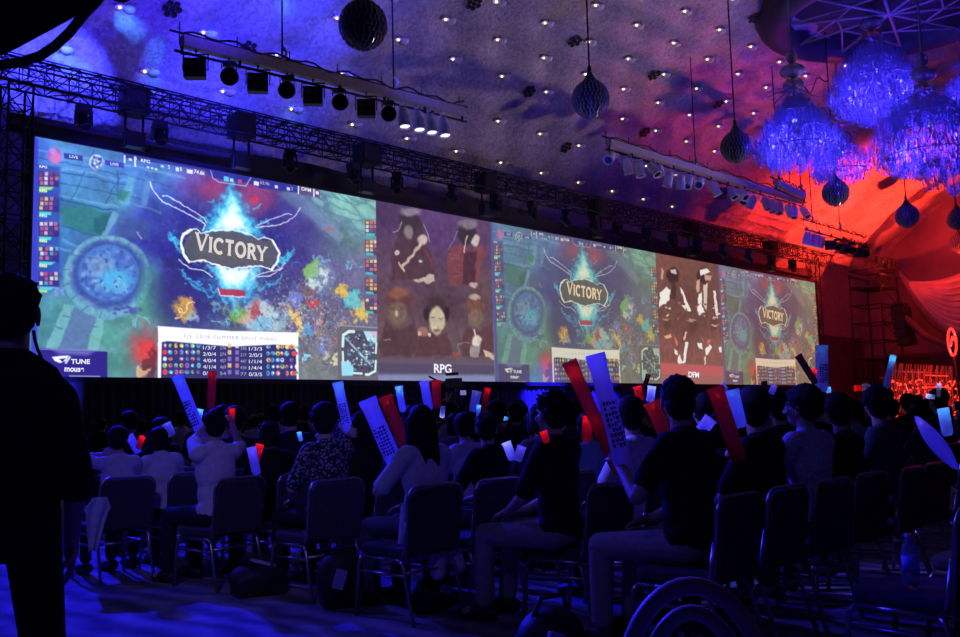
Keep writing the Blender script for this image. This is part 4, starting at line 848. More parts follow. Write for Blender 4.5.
P = at(842, 158, 34.); chandelier('small dim blue-lit chandelier of glass rods between the three big ones', P, .35, [(.2, .7), (.5, .5), (.9, .2), (1.1, -.2), (1.0, -.5), (.5, -.8)], 900, None, 4)
P = at(975, 95, 30.); chandelier('blue-lit chandelier of glass rods cut by the right edge of the photo', P, .5, [(.2, .9), (.5, .7), (1.0, .2), (1.2, -.2), (1.1, -.6), (.6, -.9)], 1000, None, 5)
# cable looping between chandeliers
b = MB(); p0 = at(796, 90, 30.5); p1 = at(828, 80, 29.3)
b.tube([p0+(p1-p0)*(i/12)+Vector((0, 0, .25*math.sin(i*.9)*math.sin(PI*i/12))) for i in range(13)], .02, 6); tag(b.build('loose_cable', CABLE), 'loose black cable between the left and the middle blue chandeliers', 'cable')

# ------------------------------------------------------------------ scaffold tower, line array speaker and stage set on the right
TX, TYY = 50.5, 19.6
def tower():
    P = Vector((TX, TYY, 0)); r = thing('scaffold_tower', 'tall dark scaffold tower in red light right of the screen', 'scaffold', P); H = 8.1; w, d = 2.3, 1.6
    for sx in (-1, 1):
        for sy in (-1, 1): MB().tube([(sx*w/2*1.12, sy*d/2, 0), (sx*w/2, sy*d/2, H)], .05, 8).build('upright', DARKMETAL, r)
    b = MB(); 
    for k in range(9):
        z = .8+k*.95
        for sy in (-1, 1): b.tube([(-w/2*1.08, sy*d/2, z), (w/2*1.08, sy*d/2, z)], .035, 6)
        for sx in (-1, 1): b.tube([(sx*w/2, -d/2, z), (sx*w/2, d/2, z)], .035, 6)
    b.build('ledgers', DARKMETAL, r)
    b = MB()
    for k in range(8):
        z = .8+k*.95; b.tube([(-w/2 if k % 2 else w/2, -d/2, z), (w/2 if k % 2 else -w/2, -d/2, z+.95)], .022, 6)
    b.build('braces', DARKMETAL, r)
    MB().box((0, 0, H-.6), (w, d, .08)).build('platform', DARKMETAL, r); MB().tube([(-w/2, 0, 2), (-3.2, 0, 0)], .04).build('stay', DARKMETAL, r); MB().tube([(w/2, 0, 4), (w/2+1.6, 0, 0)], .04).build('stay', DARKMETAL, r)
    for sy in (-1, 1): MB().tube([(-w/2*1.1, sy*d/2, H), (w/2*1.25, sy*d/2, H)], .06, 8).build('top_rail', DARKMETAL, r)
tower()
for k in range(7):
    P = Vector((TX-1.1+k*.38, TYY-.75, 8.52)); o = clone(mv0 if k % 2 else bl0, P, (PI, 0, .4*k), '%s dark light from the left on top of the scaffold tower' % ORD[k], 'lights on top of the scaffold tower')
P = Vector((TX+.25, TYY-1.25, 6.2)); r = thing('line_array_speaker', 'dark curved line of speaker boxes hung on the scaffold tower', 'loudspeaker', P)
for k in range(5):
    R = Matrix.Rotation(-.03*k, 3, 'X'); MB().box((0, -.04*k*k*.3, -.42*k), (1.25, .6, .38), R).build('speaker_box', BLACK, r)
b = MB(); b.box((0, 0, .3), (.9, .5, .08)); b.tube([(0, 0, .3), (0, .1, 1.3)], .03); b.build('hanging_bracket', DARKMETAL, r)
# stage set
REDSET = mat('set_panel_dark', (.10, .04, .035), .5, 0, .2, 3)
SETX, SETY = 44.3, 16.9
r = thing('stage_set', 'red-lit stage desk with rails and lattice front at the right edge', 'stage set', (SETX, SETY, 0))
b = MB(); b.box((.9, 0, .45), (10.4, 3.4, .9)); b.build('riser', REDSET, r)
b = MB()
for k in range(4): b.box((1.5, -1.5+.15*k, 1.05+k*.55), (7.6, .10, .07))
for k in range(10): b.tube([(-2.0+k*.75, -1.5, .9), (-1.2+k*.75, -1.35, 2.8)], .035, 6)
b.build('rails', mat('rail_metal', (.6, .5, .48), .4, .1), r)
b = MB(); q = random.Random(9)
for k in range(36):
    x = -4.2+k*.27
    for z in (.9, 1.6, 2.3):
        if q.random() < .8 and z+x*.05 < 2.5: b.tube([(x, -1.75, z), (x+q.uniform(.2, .5), -1.75, z+.68)], .022, 4)
        if q.random() < .6 and z < 2.2: b.tube([(x+.4, -1.75, z), (x, -1.75, z+.68)], .018, 4)
o = b.build('lattice', mat('lattice_red_glow', (.12, .03, .025), .5, 0, 0, emit=(1, .035, .02), es=.3), r); o['kind'] = 'stuff'  # red light on the lattice is put into its own emission
b = MB(); b.box((2.2, .2, 1.9), (2.4, .7, 1.1)); b.box((2.2, .2, 2.5), (2.7, .9, .1)); b.build('desk', REDSET, r)
REDLED = mat('red_led', (.3, .01, .01), .3, 0, 0, emit=(1, .035, .02), es=3.5)
b = MB(); q = random.Random(4)
for k in range(330): b.ball((q.uniform(-4.3, 6.0), -1.80+q.uniform(-.03, .03), q.uniform(.15, 2.3)), q.uniform(.015, .045), 5, 4)
for z in (1.62, 1.98, 2.52): b.box((1.9, -1.62, z), (3.0, .04, .035))
o = b.build('red_leds', REDLED, r); o['kind'] = 'stuff'
PR = on_y(952, 342, 14.4)
r = thing('ring_sign', 'small glowing red ring sign on a slanted post at the right edge', 'sign', (PR.x, PR.y, 0))
b = MB(); b.tube([(.55*math.cos(a*PI/12), 0, PR.z+.0+.62*math.sin(a*PI/12)) for a in range(25)], .055, 8); b.tube([(-.25, 0, PR.z-.2), (.05, 0, PR.z+.25), (.3, 0, PR.z+.1)], .05, 6); b.build('ring', mat('ring_red_light', (.4, .02, .02), .3, 0, 0, emit=(1, .06, .05), es=1.1), r)
b = MB(); b.tube([(.75, 0, .8), (-.05, 0, PR.z-.55)], .07, 8); b.box((.75, 0, .4), (.5, .5, .8)); b.build('post', DARKMETAL, r)
# red swag of cloth, gathered folds hanging between two points
SW = mat('swag_cloth', (.55, .42, .38), .75, 0, .15, 2)
def swag(name, label, A, B, sag0, sag1, n=10, rad=.16, y_off=0):
    A = Vector(A); B = Vector(B); b = MB(); U = 34; Vn = n*8; vs = []
    for j in range(Vn+1):
        v = j/Vn; sag = sag0+(sag1-sag0)*v
        for i in range(U+1):
            u = i/U; p = A+(B-A)*u; w = math.sin(PI*u); p = p+Vector((0, 0, -sag*(1-(2*u-1)**2)-.6*v*(1-w)*.3)); amp = rad*(.35+.65*w)
            p += Vector((-.72, -.69, 0))*(amp*math.sin(v*n*2*PI)); p.z += amp*.5*math.cos(v*n*2*PI); vs.append(p)
    fs = [(j*(U+1)+i, j*(U+1)+i+1, (j+1)*(U+1)+i+1, (j+1)*(U+1)+i) for j in range(Vn) for i in range(U)]
    b.add(vs, fs, True); o = b.build(name, SW); so = o.modifiers.new('thick', 'SOLIDIFY'); so.thickness = .02; return tag(o, label, 'drape')
pa = at(908, 282, 50.); pb_ = at(1050, 200, 45.)
swag('swag_drape', 'red-lit swag of cloth in curved folds at the right edge, below the crystal balls', pa, pb_, 1.3, 4.6, 9, .30)
pc = at(899, 272, 53.); pd = at(975, 330, 50.5)
swag('swag_drape', 'darker swag of cloth dropping from the scaffold top to the right', pc, pd, .3, 1.7, 4, .18)
b = MB(); b.tube([at(893, 311, 49.5), at(910, 322, 48.8), at(925, 336, 48), at(958, 350, 46)], .24, 10, r1=.14); tag(b.build('rolled_cloth', mat('rolled_cloth_dark', (.16, .08, .07), .8)), 'slanting roll of red-lit cloth above the stage desk', 'cloth')
# drape hung against the far wall under the ceiling edge
wc = mat('wall_drape', (.12, .06, .06), .85, 0, .25, 1.5)
o = pleats('far_drape', SX0+W3+1.2, XE-.3, 22.6, 0, 5.2, wc, .5, .12); tag(o, 'dark red pleated drape along the wall right of the screen', 'drape')

# ------------------------------------------------------------------ black flag and hose close overhead at the top left
b = MB(); D = 6.2
outl = [(-40, -60), (150, -60), (137, -3), (124, 3), (108, -1), (88, 8), (66, 22), (40, 36), (18, 48), (-4, 58), (-40, 72)]
front = [at(x, y, D+.004*(x-y)) for x, y in outl]; back = [p+Vector((.10, .25, .12)) for p in front]; n = len(outl)
b.add(front+back, [tuple(range(n)), tuple(range(2*n-1, n-1, -1))]+[(i, n+i, n+(i+1) % n, (i+1) % n) for i in range(n)])
tag(b.build('overhead_flag', mat('flag_black', (.004, .004, .005), .9, 0, .1)), 'black cloth flag hanging close overhead in the top left corner', 'cloth')
hp = [(-30, 70), (0, 65), (22, 62), (40, 56), (55, 46), (70, 32), (84, 14), (96, 2), (110, -20)]
b = MB(); b.tube([at(x, y, D-.15) for x, y in hp], .033, 10); tag(b.build('overhead_hose', mat('hose_black', (.005, .005, .006), .8, 0, .1)), 'thick black hose looping under the black flag at the top left', 'hose')
# ------------------------------------------------------------------ people
SKIN = mat('skin_light', (.50, .32, .24), .55, 0, .08, 20)
SKIN2 = mat('skin_tan', (.42, .26, .19), .55, 0, .08, 20)
HAIRM = mat('hair_black', (.008, .007, .008), .75, 0, .3, 40, .3, 150, spec=.2)
HAIRB = mat('hair_dark_brown', (.014, .010, .008), .75, 0, .3, 40, .3, 150, spec=.2)
EYE_W = mat('eye_white', (.6, .6, .6), .3, 0, 0)
SHOE = mat('shoe_dark', (.02, .02, .025), .6)
CL = {}
def cloth(name, col, **k): return mat('cloth_'+name, col, .9, 0, k.pop('var', .12), k.pop('scale', 25), .25, 90, spec=.15, **k)
WHITE = cloth('white', (.62, .62, .66)); BLK = cloth('black', (.012, .012, .015)); NAVY = cloth('navy', (.02, .022, .035)); GREY = cloth('grey', (.10, .10, .12))
BEIGE = cloth('beige_trousers', (.34, .31, .28)); JEANS = cloth('jeans', (.06, .07, .11)); LAV = cloth('pale_lilac', (.5, .48, .6)); CYAN = cloth('pale_blue', (.25, .42, .55))
def pattern(name, c0, c1, sc):
    m = mat(name, c0, .85, 0, 0); nt = m.node_tree; b = nt.nodes['Principled BSDF']; v = nt.nodes.new('ShaderNodeTexVoronoi'); v.inputs['Scale'].default_value = sc
    r = nt.nodes.new('ShaderNodeValToRGB'); r.color_ramp.interpolation = 'CONSTANT'; r.color_ramp.elements[0].color = c1+(1,); r.color_ramp.elements[1].color = c0+(1,); r.color_ramp.elements[1].position = .42
    nt.links.new(nt.nodes['Texture Coordinate'].outputs['Object'], v.inputs['Vector']); nt.links.new(v.outputs['Distance'], r.inputs['Fac']); nt.links.new(r.outputs['Color'], b.inputs['Base Color']); return m
FLORAL = pattern('cloth_floral', (.02, .02, .03), (.28, .28, .32), 42.); DOTS = pattern('cloth_dotted', (.55, .55, .62), (.30, .30, .40), 70.)
def remeshed(mb, vox, smooth, name, m, rough=0):
    me = mb.mesh(name, m); o = bpy.data.objects.new('tmp', me); COL.objects.link(o)
    r = o.modifiers.new('r', 'REMESH'); r.mode = 'VOXEL'; r.voxel_size = vox; r.use_smooth_shade = True
    if smooth: s_ = o.modifiers.new('s', 'SMOOTH'); s_.iterations = smooth; s_.factor = .5
    me2 = bpy.data.meshes.new_from_object(o.evaluated_get(bpy.context.evaluated_depsgraph_get())); bpy.data.objects.remove(o); bpy.data.meshes.remove(me)
    me2.name = name; me2.materials.clear(); me2.materials.append(m)
    me2.polygons.foreach_set('use_smooth', [True]*len(me2.polygons)); return me2
V = Vector
HANDS = {}
def ik(S_, T, l1, l2, hint):
    d = T-S_; L = min(d.length, (l1+l2)*.985); d = d.normalized() if d.length > 1e-6 else V((0, 0, -1)); T = S_+d*L
    a = (l1*l1-l2*l2+L*L)/(2*L); h = math.sqrt(max(0, l1*l1-a*a)); u = hint-d*hint.dot(d); u = u.normalized() if u.length > 1e-4 else V((1, 0, 0))
    return S_+d*a+u*h, T
def hand(b, W, d, palm, curl=.9, side=1, s=1.):
    """palm, four bent fingers of different length, thumb; d = direction of the hand, palm = where the palm looks"""
    d = d.normalized(); palm = (palm-d*palm.dot(d)).normalized(); w = d.cross(palm)*side
    Rm = Matrix((w, palm, d)).transposed(); b.ball(W+d*.048*s, (.040*s, .019*s, .052*s), 12, 8, Rm); b.cap(W-d*.01, .026*s, W+d*.03*s, .028*s, 10)
    for k, (off, L) in enumerate(((-.028, .072), (-.0095, .082), (.0095, .077), (.028, .060))):
        p0 = W+d*.085*s+w*off*s; c1 = curl*.75; d1 = d*math.cos(c1)+palm*math.sin(c1); p1 = p0+d1*L*.48*s; c2 = c1+curl; d2 = d*math.cos(c2)+palm*math.sin(c2); p2 = p1+d2*L*.36*s; c3 = c2+curl*.7; d3 = d*math.cos(c3)+palm*math.sin(c3); p3 = p2+d3*L*.26*s
        b.cap(p0-d*.03*s, .0095*s, p0, .0095*s, 8); b.cap(p0, .0095*s, p1, .0088*s, 8); b.cap(p1, .0088*s, p2, .0082*s, 8); b.cap(p2, .0082*s, p3, .0072*s, 8)
    t0 = W+d*.028*s-w*.030*s; t1 = t0+(-w*.7+d*.6+palm*.35).normalized()*.036*s; t2 = t1+(-w*.1+d*.7+palm*(.4+.3*curl)).normalized()*.034*s
    b.cap(t0, .014*s, t1, .0115*s, 8); b.cap(t1, .0112*s, t2, .009*s, 8)
def head_parts(b, C, R, s):
    q = lambda x, y, z: C+R @ V((x*s, y*s, z*s))
    b.ball(q(0, -.012, .03), (.076*s, .094*s, .088*s), 20, 14, R); b.ball(q(0, .028, -.03), (.060*s, .066*s, .075*s), 18, 12, R); b.ball(q(0, .050, -.080), (.040*s, .036*s, .030*s), 14, 10, R)
    b.cap(q(0, .092, .012), .010*s, q(0, .112, -.024), .015*s, 8); b.ball(q(-.014, .100, -.030), (.010*s, .010*s, .008*s), 8, 6, R); b.ball(q(.014, .100, -.030), (.010*s, .010*s, .008*s), 8, 6, R)
    b.cap(q(-.045, .076, .026), .011*s, q(.045, .076, .026), .011*s, 8); b.ball(q(0, .085, -.056), (.024*s, .010*s, .006*s), 10, 6, R); b.ball(q(0, .083, -.068), (.021*s, .010*s, .007*s), 10, 6, R)
    for x in (-1, 1):
        b.ball(q(.042*x, .068, -.025), (.024*s, .02*s, .024*s), 10, 8, R); b.ball(q(.080*x, -.004, -.006), (.010*s, .020*s, .033*s), 10, 8, R @ Matrix.Rotation(.25*x, 3, 'Z')); b.cap(q(.083*x, -.014, .018), .007*s, q(.080*x, .006, -.036), .008*s, 6)
def person(name_label, xy, yaw, s=1., hyaw=0., hpitch=0., lean=.04, arms=(('lap',), ('lap',)), hair=('short', 1), shirt=BLK, pants=NAVY, stand=False, skin=SKIN, vox=.010, sleeve=.5, group=None, seatz=.43, knees=0., tail=False, eyes=False, cat='person', roll=0., drop=0., sw=1.):
    """yaw: degrees the body turns from the screen towards +X; everything below is in the person's own frame (+Y forward)"""
    Yaw = math.radians(yaw); root = thing('person', name_label, cat, (xy[0], xy[1], 0), (0, 0, -Yaw), group)
    Rw = Matrix.Rotation(-Yaw, 3, 'Z').inverted()
    loc = lambda P: Rw @ (V(P)-V((xy[0], xy[1], 0)))
    hz = (.92*s if stand else seatz+.10*s); H = V((0, 0, hz)); sl, cl = math.sin(lean), math.cos(lean); sr = math.sin(roll)
    up = lambda y, z: H+V((sr*z*s, (y+z*sl)*s, z*cl*s))
    LX = lambda P, x: P+V((x*s, 0, -sr*x*s))
    chest = up(.0, .32); shz = up(-.01, .475); nk = up(-.005, .53)
    # head
    HR = Matrix.Rotation(-math.radians(hyaw), 3, 'Z') @ Matrix.Rotation(math.radians(hpitch), 3, 'X'); C = up(.015, .685)
    B = MB(); SH = MB(); TR = MB(); HA = MB()
    head_parts(B, C, HR, s); B.cap(nk-V((0, 0, .05*s)), .062*s, C+HR @ V((0, -.015*s, -.06*s)), .052*s, 14)
    # trunk
    def trunk(b, g):
        b.ball(up(0, .02), ((.165+g)*s, (.115+g)*s, (.13+g)*s), 18, 12); b.ball(up(.005, .16), ((.145+g)*s, (.100+g)*s, (.16+g)*s), 18, 12)
        b.ball(chest, ((.165+g)*s, (.108+g)*s, (.17+g)*s), 18, 12); b.ball(up(-.01, .42), ((.165+g)*s, (.085+g)*s, (.10+g)*s), 18, 12)
        b.cap(LX(shz, -.155*sw)-V((0, 0, drop*s)), (.058+g)*s, LX(shz, 0), (.058+g)*s, 14); b.cap(LX(shz, .155*sw)-V((0, 0, drop*s)), (.058+g)*s, LX(shz, 0), (.058+g)*s, 14); b.cap(LX(up(-.015, .46), -.09), (.06+g)*s, nk, (.055+g*.6)*s, 12); b.cap(LX(up(-.015, .46), .09), (.06+g)*s, nk, (.055+g*.6)*s, 12)
    trunk(B, 0); trunk(SH, .014)
    # arms
    hands = []
    for i, sx in enumerate((-1, 1)):
        a = arms[i]; Sp = LX(shz, .178*sx*sw)+V((0, 0, -.01*s-drop*s)); l1, l2 = .285*s, .255*s; curl = .35
        if a[0] == 'lap': E_, Wp = ik(Sp, V((.10*sx, .30, hz+.10))*1.0 if not stand else V((.2*sx, .02, hz-.02)), l1, l2, V((sx*.8, -.6, -.2))); hd = V((-.4*sx, .8, -.15)); pl = V((0, 0, -1))
        elif a[0] == 'hang': E_, Wp = ik(Sp, Sp+V((.05*sx, .13, -.485*s)), l1, l2, V((sx*.3, -1, 0))); hd = V((0, .12, -1)); pl = V((-sx, 0, 0)); curl = .4
        else: E_, Wp = ik(Sp, loc(a[1]), l1, l2, V(a[3]) if len(a) > 3 else V((sx*.8, -.3, -.6))); hd = ((Wp-E_).normalized()+V((0, 0, .4))); pl = V((-sx, .4, 0)); curl = 1.0 if a[0] == 'grip' else .5
        B.cap(Sp, .050*s, E_, .040*s, 12); B.cap(E_, .040*s, Wp, .026*s, 12); hand(B, Wp, hd, pl, curl, sx, s); hands.append((Wp, hd))
        d = (E_-Sp); k = min(1, sleeve/.6); SH.cap(Sp, .064*s, Sp+d*k, (.062 if sleeve < .65 else .054)*s, 14)
        if sleeve > .65: SH.cap(E_, .054*s, E_+(Wp-E_)*.92, .040*s, 12)
    # legs
    ft = []
    for sx in (-1, 1):
        hp = H+V((.088*sx*s, 0, -.01)); 
        if stand: kn = V(((.10+.035*knees)*sx*s, .03, .49*s)); an = V(((.11+.06*knees)*sx*s, -.03, .105)); 
        else: kn = V((.125*sx*s+knees*sx*.05, .44*s, seatz+.075)); an = V((.13*sx*s, .44*s+knees*.06, .105))
        B.cap(hp, .080*s, kn, .053*s, 12); B.cap(kn, .052*s, an, .036*s, 12); B.cap(an+V((0, -.03, -.045)), .036*s, an+V((.01*sx, .13*s, -.06)), .030*s, 10); TR.cap(hp, .094*s, kn, .068*s, 14); TR.cap(kn, .067*s, an+V((0, 0, .02)), .058*s, 14); ft.append(an)
    TR.ball(up(0, -.0), (.178*s, .125*s, .115*s), 18, 12)
    if tail: SH.cap(up(-.10, .10), .10*s, V((-.06, -.17, hz-.27)), .05, 12); SH.cap(up(-.08, .08), .10*s, V((.10, -.18, hz-.25)), .05, 12); SH.cap(up(-.02, .12)+V((-.14, 0, 0)), .07*s, V((-.24, -.04, hz-.18)), .035, 12)
    # hair
    q = lambda x, y, z: C+HR @ V((x*s, y*s, z*s)); rn = random.Random(sum(map(ord, name_label)))
    style, amt = hair[0], hair[1]; hm = hair[2] if len(hair) > 2 else HAIRM
    HA.ball(q(0, -.026, .043), (.086*s, .094*s, .090*s), 20, 14, HR); HA.ball(q(0, -.050, -.010), (.078*s, .066*s, .082*s), 18, 12, HR); HA.ball(q(0, .040, .090), (.066*s, .052*s, .036*s), 14, 8, HR)
    def tufts(n, L, r0=.014, low=-.25):
        for k in range(n):
            a = rn.uniform(0, 2*PI); t = rn.uniform(low, 1); rr = math.sqrt(max(0, 1-t*t)); dx, dy, dz = rr*math.cos(a), rr*math.sin(a), t
            if dy > .45 and dz < .45: continue
            p = q(.082*dx, -.026+.090*dy, .043+.086*dz); o_ = HR @ V((dx, dy-.1, dz)); e = p+(o_*rn.uniform(.5, 1)+V((rn.gauss(0, .3), rn.gauss(0, .3), rn.gauss(0, .25)-.15)))*L*s
            HA.cap(p, r0*s, e, .004*s, 6)
    if style == 'short': tufts(110, .016*amt, .013)
    elif style == 'spiky': tufts(170, .040*amt, .014)
    elif style == 'fluffy': HA.ball(q(0, -.03, .055), (.102*s, .110*s, .100*s), 20, 14, HR); tufts(190, .036*amt, .018, -.5)
    elif style == 'bob': HA.ball(q(0, -.045, -.02), (.098*s, .075*s, .10*s), 18, 12, HR); tufts(90, .02, .014, -.6); HA.cap(q(-.075, .02, .02), .028*s, q(-.078, .02, -.09), .022*s, 10); HA.cap(q(.075, .02, .02), .028*s, q(.078, .02, -.09), .022*s, 10)
    elif style == 'long':
        for k in range(46):
            x = -.088+.176*k/45; y0 = -.10+.05*abs(x)/.09+rn.gauss(0, .008); L = amt*rn.uniform(.85, 1.05)
            HA.tube([q(x*.9, y0, .04), q(x*1.06, y0-.012, -.07), q(x*1.15+rn.gauss(0, .006), y0-.022, -.07-L*.5), q(x*1.05+rn.gauss(0, .012), y0-.004, -.07-L)], [.020*s, .021*s, .017*s, .005*s], 6)
        HA.cap(q(-.078, .03, .02), .026*s, q(-.085, .02, -.17), .018*s, 8); HA.cap(q(.078, .03, .02), .026*s, q(.085, .02, -.17), .018*s, 8); tufts(50, .012)
    bm = remeshed(B, vox*.85, 3, 'body', skin); link('body', bm, root); link('hair', remeshed(HA, vox*.9, 1, 'hair', hm), root)
    shirt_o = link('shirt', remeshed(SH, vox, 5, 'shirt', shirt), root); link('trousers', remeshed(TR, vox, 5, 'trousers', pants), root)
    for an in ft:
        f = MB(); f.cap(an+V((0, -.04, -.055)), .045, an+V((0, .06, -.06)), .046, 12); f.cap(an+V((0, .06, -.065)), .044, an+V((.0, .17, -.072)), .030, 12); me = remeshed(f, vox, 2, 'shoe', SHOE); link('shoe', me, root)
    if eyes:
        for x in (-1, 1): MB().ball(q(.031*x, .080, .002), (.013*s, .008*s, .010*s), 10, 8, HR).build('eye', EYE_W, root)
    HANDS[root.name] = [Matrix.Rotation(-Yaw, 3, 'Z') @ (w+h.normalized()*.055*s)+V((xy[0], xy[1], 0)) for w, h in hands]
    return root
# ------------------------------------------------------------------ banquet chairs
SEATM = mat('chair_fabric', (.055, .040, .045), .85, 0, .25, 40, .3, 120)
FRAMEM = mat('chair_frame_metal', (.42, .38, .36), .3, .85, .05)
def rrect(w, h, r, n=5, top=1.0):
    pts = []
    for cx, cy, a0 in ((w/2-r, h-r, 0), (-w/2+r, h-r, 90), (-w/2+r*.5, r*.5, 180), (w/2-r*.5, r*.5, 270)):
        q = r if cy > h/2 else r*.5
        for i in range(n+1): a = math.radians(a0+90*i/n); pts.append(((cx+q*math.cos(a))*(top if cy > h/2 else 1), cy+q*math.sin(a)))
    return pts
def make_chair():
    r = thing('banquet_chair', 'x', 'chair'); SZ = .43
    tl = .12; Rb = Matrix.Translation((0, -.205, .40)) @ Matrix.Rotation(PI/2-0+tl, 4, 'X')
    o = MB().prism(rrect(.40, .385, .07, 6, 1.05), .045, Rb @ Matrix.Translation((0, 0, 0))).build('backrest', SEATM, r)
    bv = o.modifiers.new('b', 'BEVEL'); bv.width = .012; bv.segments = 3
    edge = [Rb @ V((x, y, .022)) for x, y in rrect(.425, .40, .08, 6, 1.05)][:14]
    b = MB(); b.tube([Rb @ V((.205, -.02, .022))]+edge+[Rb @ V((-.205, -.02, .022))], .011, 8); b.build('back_frame', FRAMEM, r)
    Rs = Matrix.Translation((0, -.21, SZ-.055)); o = MB().prism([(x, y) for x, y in rrect(.43, .43, .07, 5)], .065, Rs).build('seat', SEATM, r)
    bv = o.modifiers.new('b', 'BEVEL'); bv.width = .02; bv.segments = 3
    for sx in (-1, 1):
        x = .20*sx
        MB().tube([(x, .19, SZ-.07), (x*1.02, .215, SZ-.10), (x*1.06, .245, 0)], .0125, 8).build('leg', FRAMEM, r)
        MB().tube([(x, -.17, SZ-.07), (x*1.02, -.195, SZ-.10), (x*1.06, -.285, 0)], .0125, 8).build('leg', FRAMEM, r)
        MB().tube([(x, -.17, SZ-.07), (x, .19, SZ-.07)], .0125, 8).build('side_rail', FRAMEM, r)
        MB().tube([(x*1.03, -.215, SZ-.155), (x*1.03, .224, SZ-.155)], .009, 8).build('stretcher', FRAMEM, r)
        MB().tube([(x, -.17, SZ-.07), (x, -.205, SZ+.0), (x*1.02, -.235, SZ+.16)], .012, 8).build('back_post', FRAMEM, r)
    b = MB(); b.tube([(-.2, -.2, SZ-.14), (.2, -.2, SZ-.14)], .009, 8); b.build('cross_bar', FRAMEM, r)
    return r
ch0 = None
def chair(X, Yb, label, yaw=0, group=None):
    """Yb is where the upper edge of the backrest stands"""
    global ch0
    P = (X, Yb+.245, 0)
    if ch0 is None: ch0 = make_chair(); ch0.location = P; ch0.rotation_euler = (0, 0, -math.radians(yaw)); o = ch0
    else: o = clone(ch0, P, (0, 0, -math.radians(yaw)))
    o['label'] = label
    if group: o['group'] = group
    return o
RB = [2.32, 3.30, 4.20, 5.22, 6.14, 7.16]
for k in range(7):
    chair(4.07+.555*k, RB[0]+rnd.uniform(-.02, .02), ['banquet chair of the tall man in black with the big red and lilac sticks', 'banquet chair, first full back right of the tall man in black', 'banquet chair, second full back right of the tall man in black', 'banquet chair, third full back right of the tall man in black', 'banquet chair, fourth full back right of the tall man in black', 'banquet chair, fifth full back right of the tall man in black', 'banquet chair, back cut by the right edge behind the bottle'][k], rnd.uniform(-4, 4), 'banquet chairs of the nearest row')
chair(4.40, RB[1], 'banquet chair beside the man with spiky hair, left of the tall man in black', 0)
chair(4.98, RB[1], 'banquet chair hidden behind the tall man in black, second from the aisle in its row', 0)
chair(3.86, RB[2], 'banquet chair of the long-haired woman in the white blouse', 0)
chair(4.42, RB[2], 'banquet chair just right of the long-haired woman, behind a man in black', 0)
chair(3.90, RB[3], 'banquet chair of the man in the floral shirt', 2)
chair(4.46, RB[3], 'banquet chair just right of the man in the floral shirt', 0)
chair(3.68, RB[4], 'banquet chair of the man in the white T-shirt with both arms up', -6)
chair(4.25, RB[4], 'banquet chair just right of the man in the white T-shirt', 0)
chair(3.33, RB[5], 'banquet chair with a white towel hanging from it, leftmost in the crowd', 0)
chair(3.89, RB[5], 'banquet chair just right of the one with the white towel', 0)
chair(4.45, RB[5], 'banquet chair half hidden left of the man in the white T-shirt', 0)
# the empty row nearest the camera
pb2 = on_z(912, 588, .4405)
c_b = chair(pb2.x+.09, pb2.y-.245, 'empty banquet chair with a water bottle on its seat', 6)
chair(5.2, 1.30, 'empty banquet chair at the bottom right corner, beyond the bottle', 0)
# bentwood chair close to the camera
BENT = mat('bentwood', (.42, .30, .32), .5, 0, .25, 6)
bp = at(690, 577, 2.55); r = thing('bentwood_chair', 'bentwood chair back with two nested hoops at the bottom edge, near the camera', 'chair', (bp.x, bp.y, 0), (0, 0, -YAW-.15)); zt = bp.z
def hoop(w, z, t): return MB().tube([(w*math.cos(PI*k/24)*(1.0), -.02, z-.36+.36*math.sin(PI*k/24)**.8 if 0 else z-.34*(1-math.sin(PI*k/24))) for k in range(25)], t, 10)
hoop(.20, zt-.02, .025).build('outer_hoop', BENT, r); hoop(.155, zt-.09, .021).build('inner_hoop', BENT, r)
b = MB(); b.lathe([(.01, 0), (.19, 0), (.205, .015), (.20, .03), (.01, .035)], 28, Matrix.Translation((0, .17, zt-.38))); b.build('seat', BENT, r)
for sx in (-1, 1):
    MB().tube([(.20*sx, -.02, zt-.36), (.19*sx, 0, zt-.40), (.20*sx, -.06, 0)], .017, 8).build('leg', BENT, r); MB().tube([(.14*sx, .30, zt-.37), (.16*sx, .33, 0)], .017, 8).build('leg', BENT, r)

# ------------------------------------------------------------------ the people one can tell apart
def spot(px, Y): p = on_y(px, 415, Y); return (p.x, p.y)
def size_for(px, py, Y, seatz=.43):
    p = on_y(px, 415, Y); d = to_px(p)[2]; q = at(px, py, d); return max(.82, min(1.22, (q.z-seatz)/.918))
def hy(px): return 45.7+math.degrees(math.atan((px-480)/FPX))          # yaw that looks straight away from the camera
def seated(label, px, py, Y, **k):
    xy = spot(px, Y); k.setdefault('s', size_for(px, py, Y)); return person(label, xy, k.pop('yaw', 0), **k)
def reach(px, py, d): return at(px, py, d)
# standing crew member close to the camera
sx_, sd_ = 4, 2.95
sp = at(sx_, 420, sd_); zt = at(sx_, 271, sd_).z
person('standing man in black with a coiled earpiece cord, seen from behind at the left edge', (sp.x, sp.y), 20, s=zt/1.735, hyaw=5, stand=True, arms=(('hang',), ('hang',)), hair=('short', 1), shirt=BLK, pants=BLK, sleeve=.62, vox=.008, skin=SKIN2, drop=.065, roll=.02, sw=.85, knees=1.)
man0 = [o for o in bpy.data.objects if o.name == 'person'][0]
e0 = at(35, 340, sd_-.03); e1 = at(45, 366, sd_-.06)
b = MB(); pts = [at(33.5, 331, sd_-.02), at(35, 340, sd_-.04), at(37.5, 349, sd_-.05), at(41, 357, sd_-.07), at(45, 366, sd_-.08)]
eo = MB().tube(pts, .0055, 8).build('earpiece_cord', CABLE); tag(eo, 'black earpiece cord running from the standing man\'s ear to his collar', 'cord')
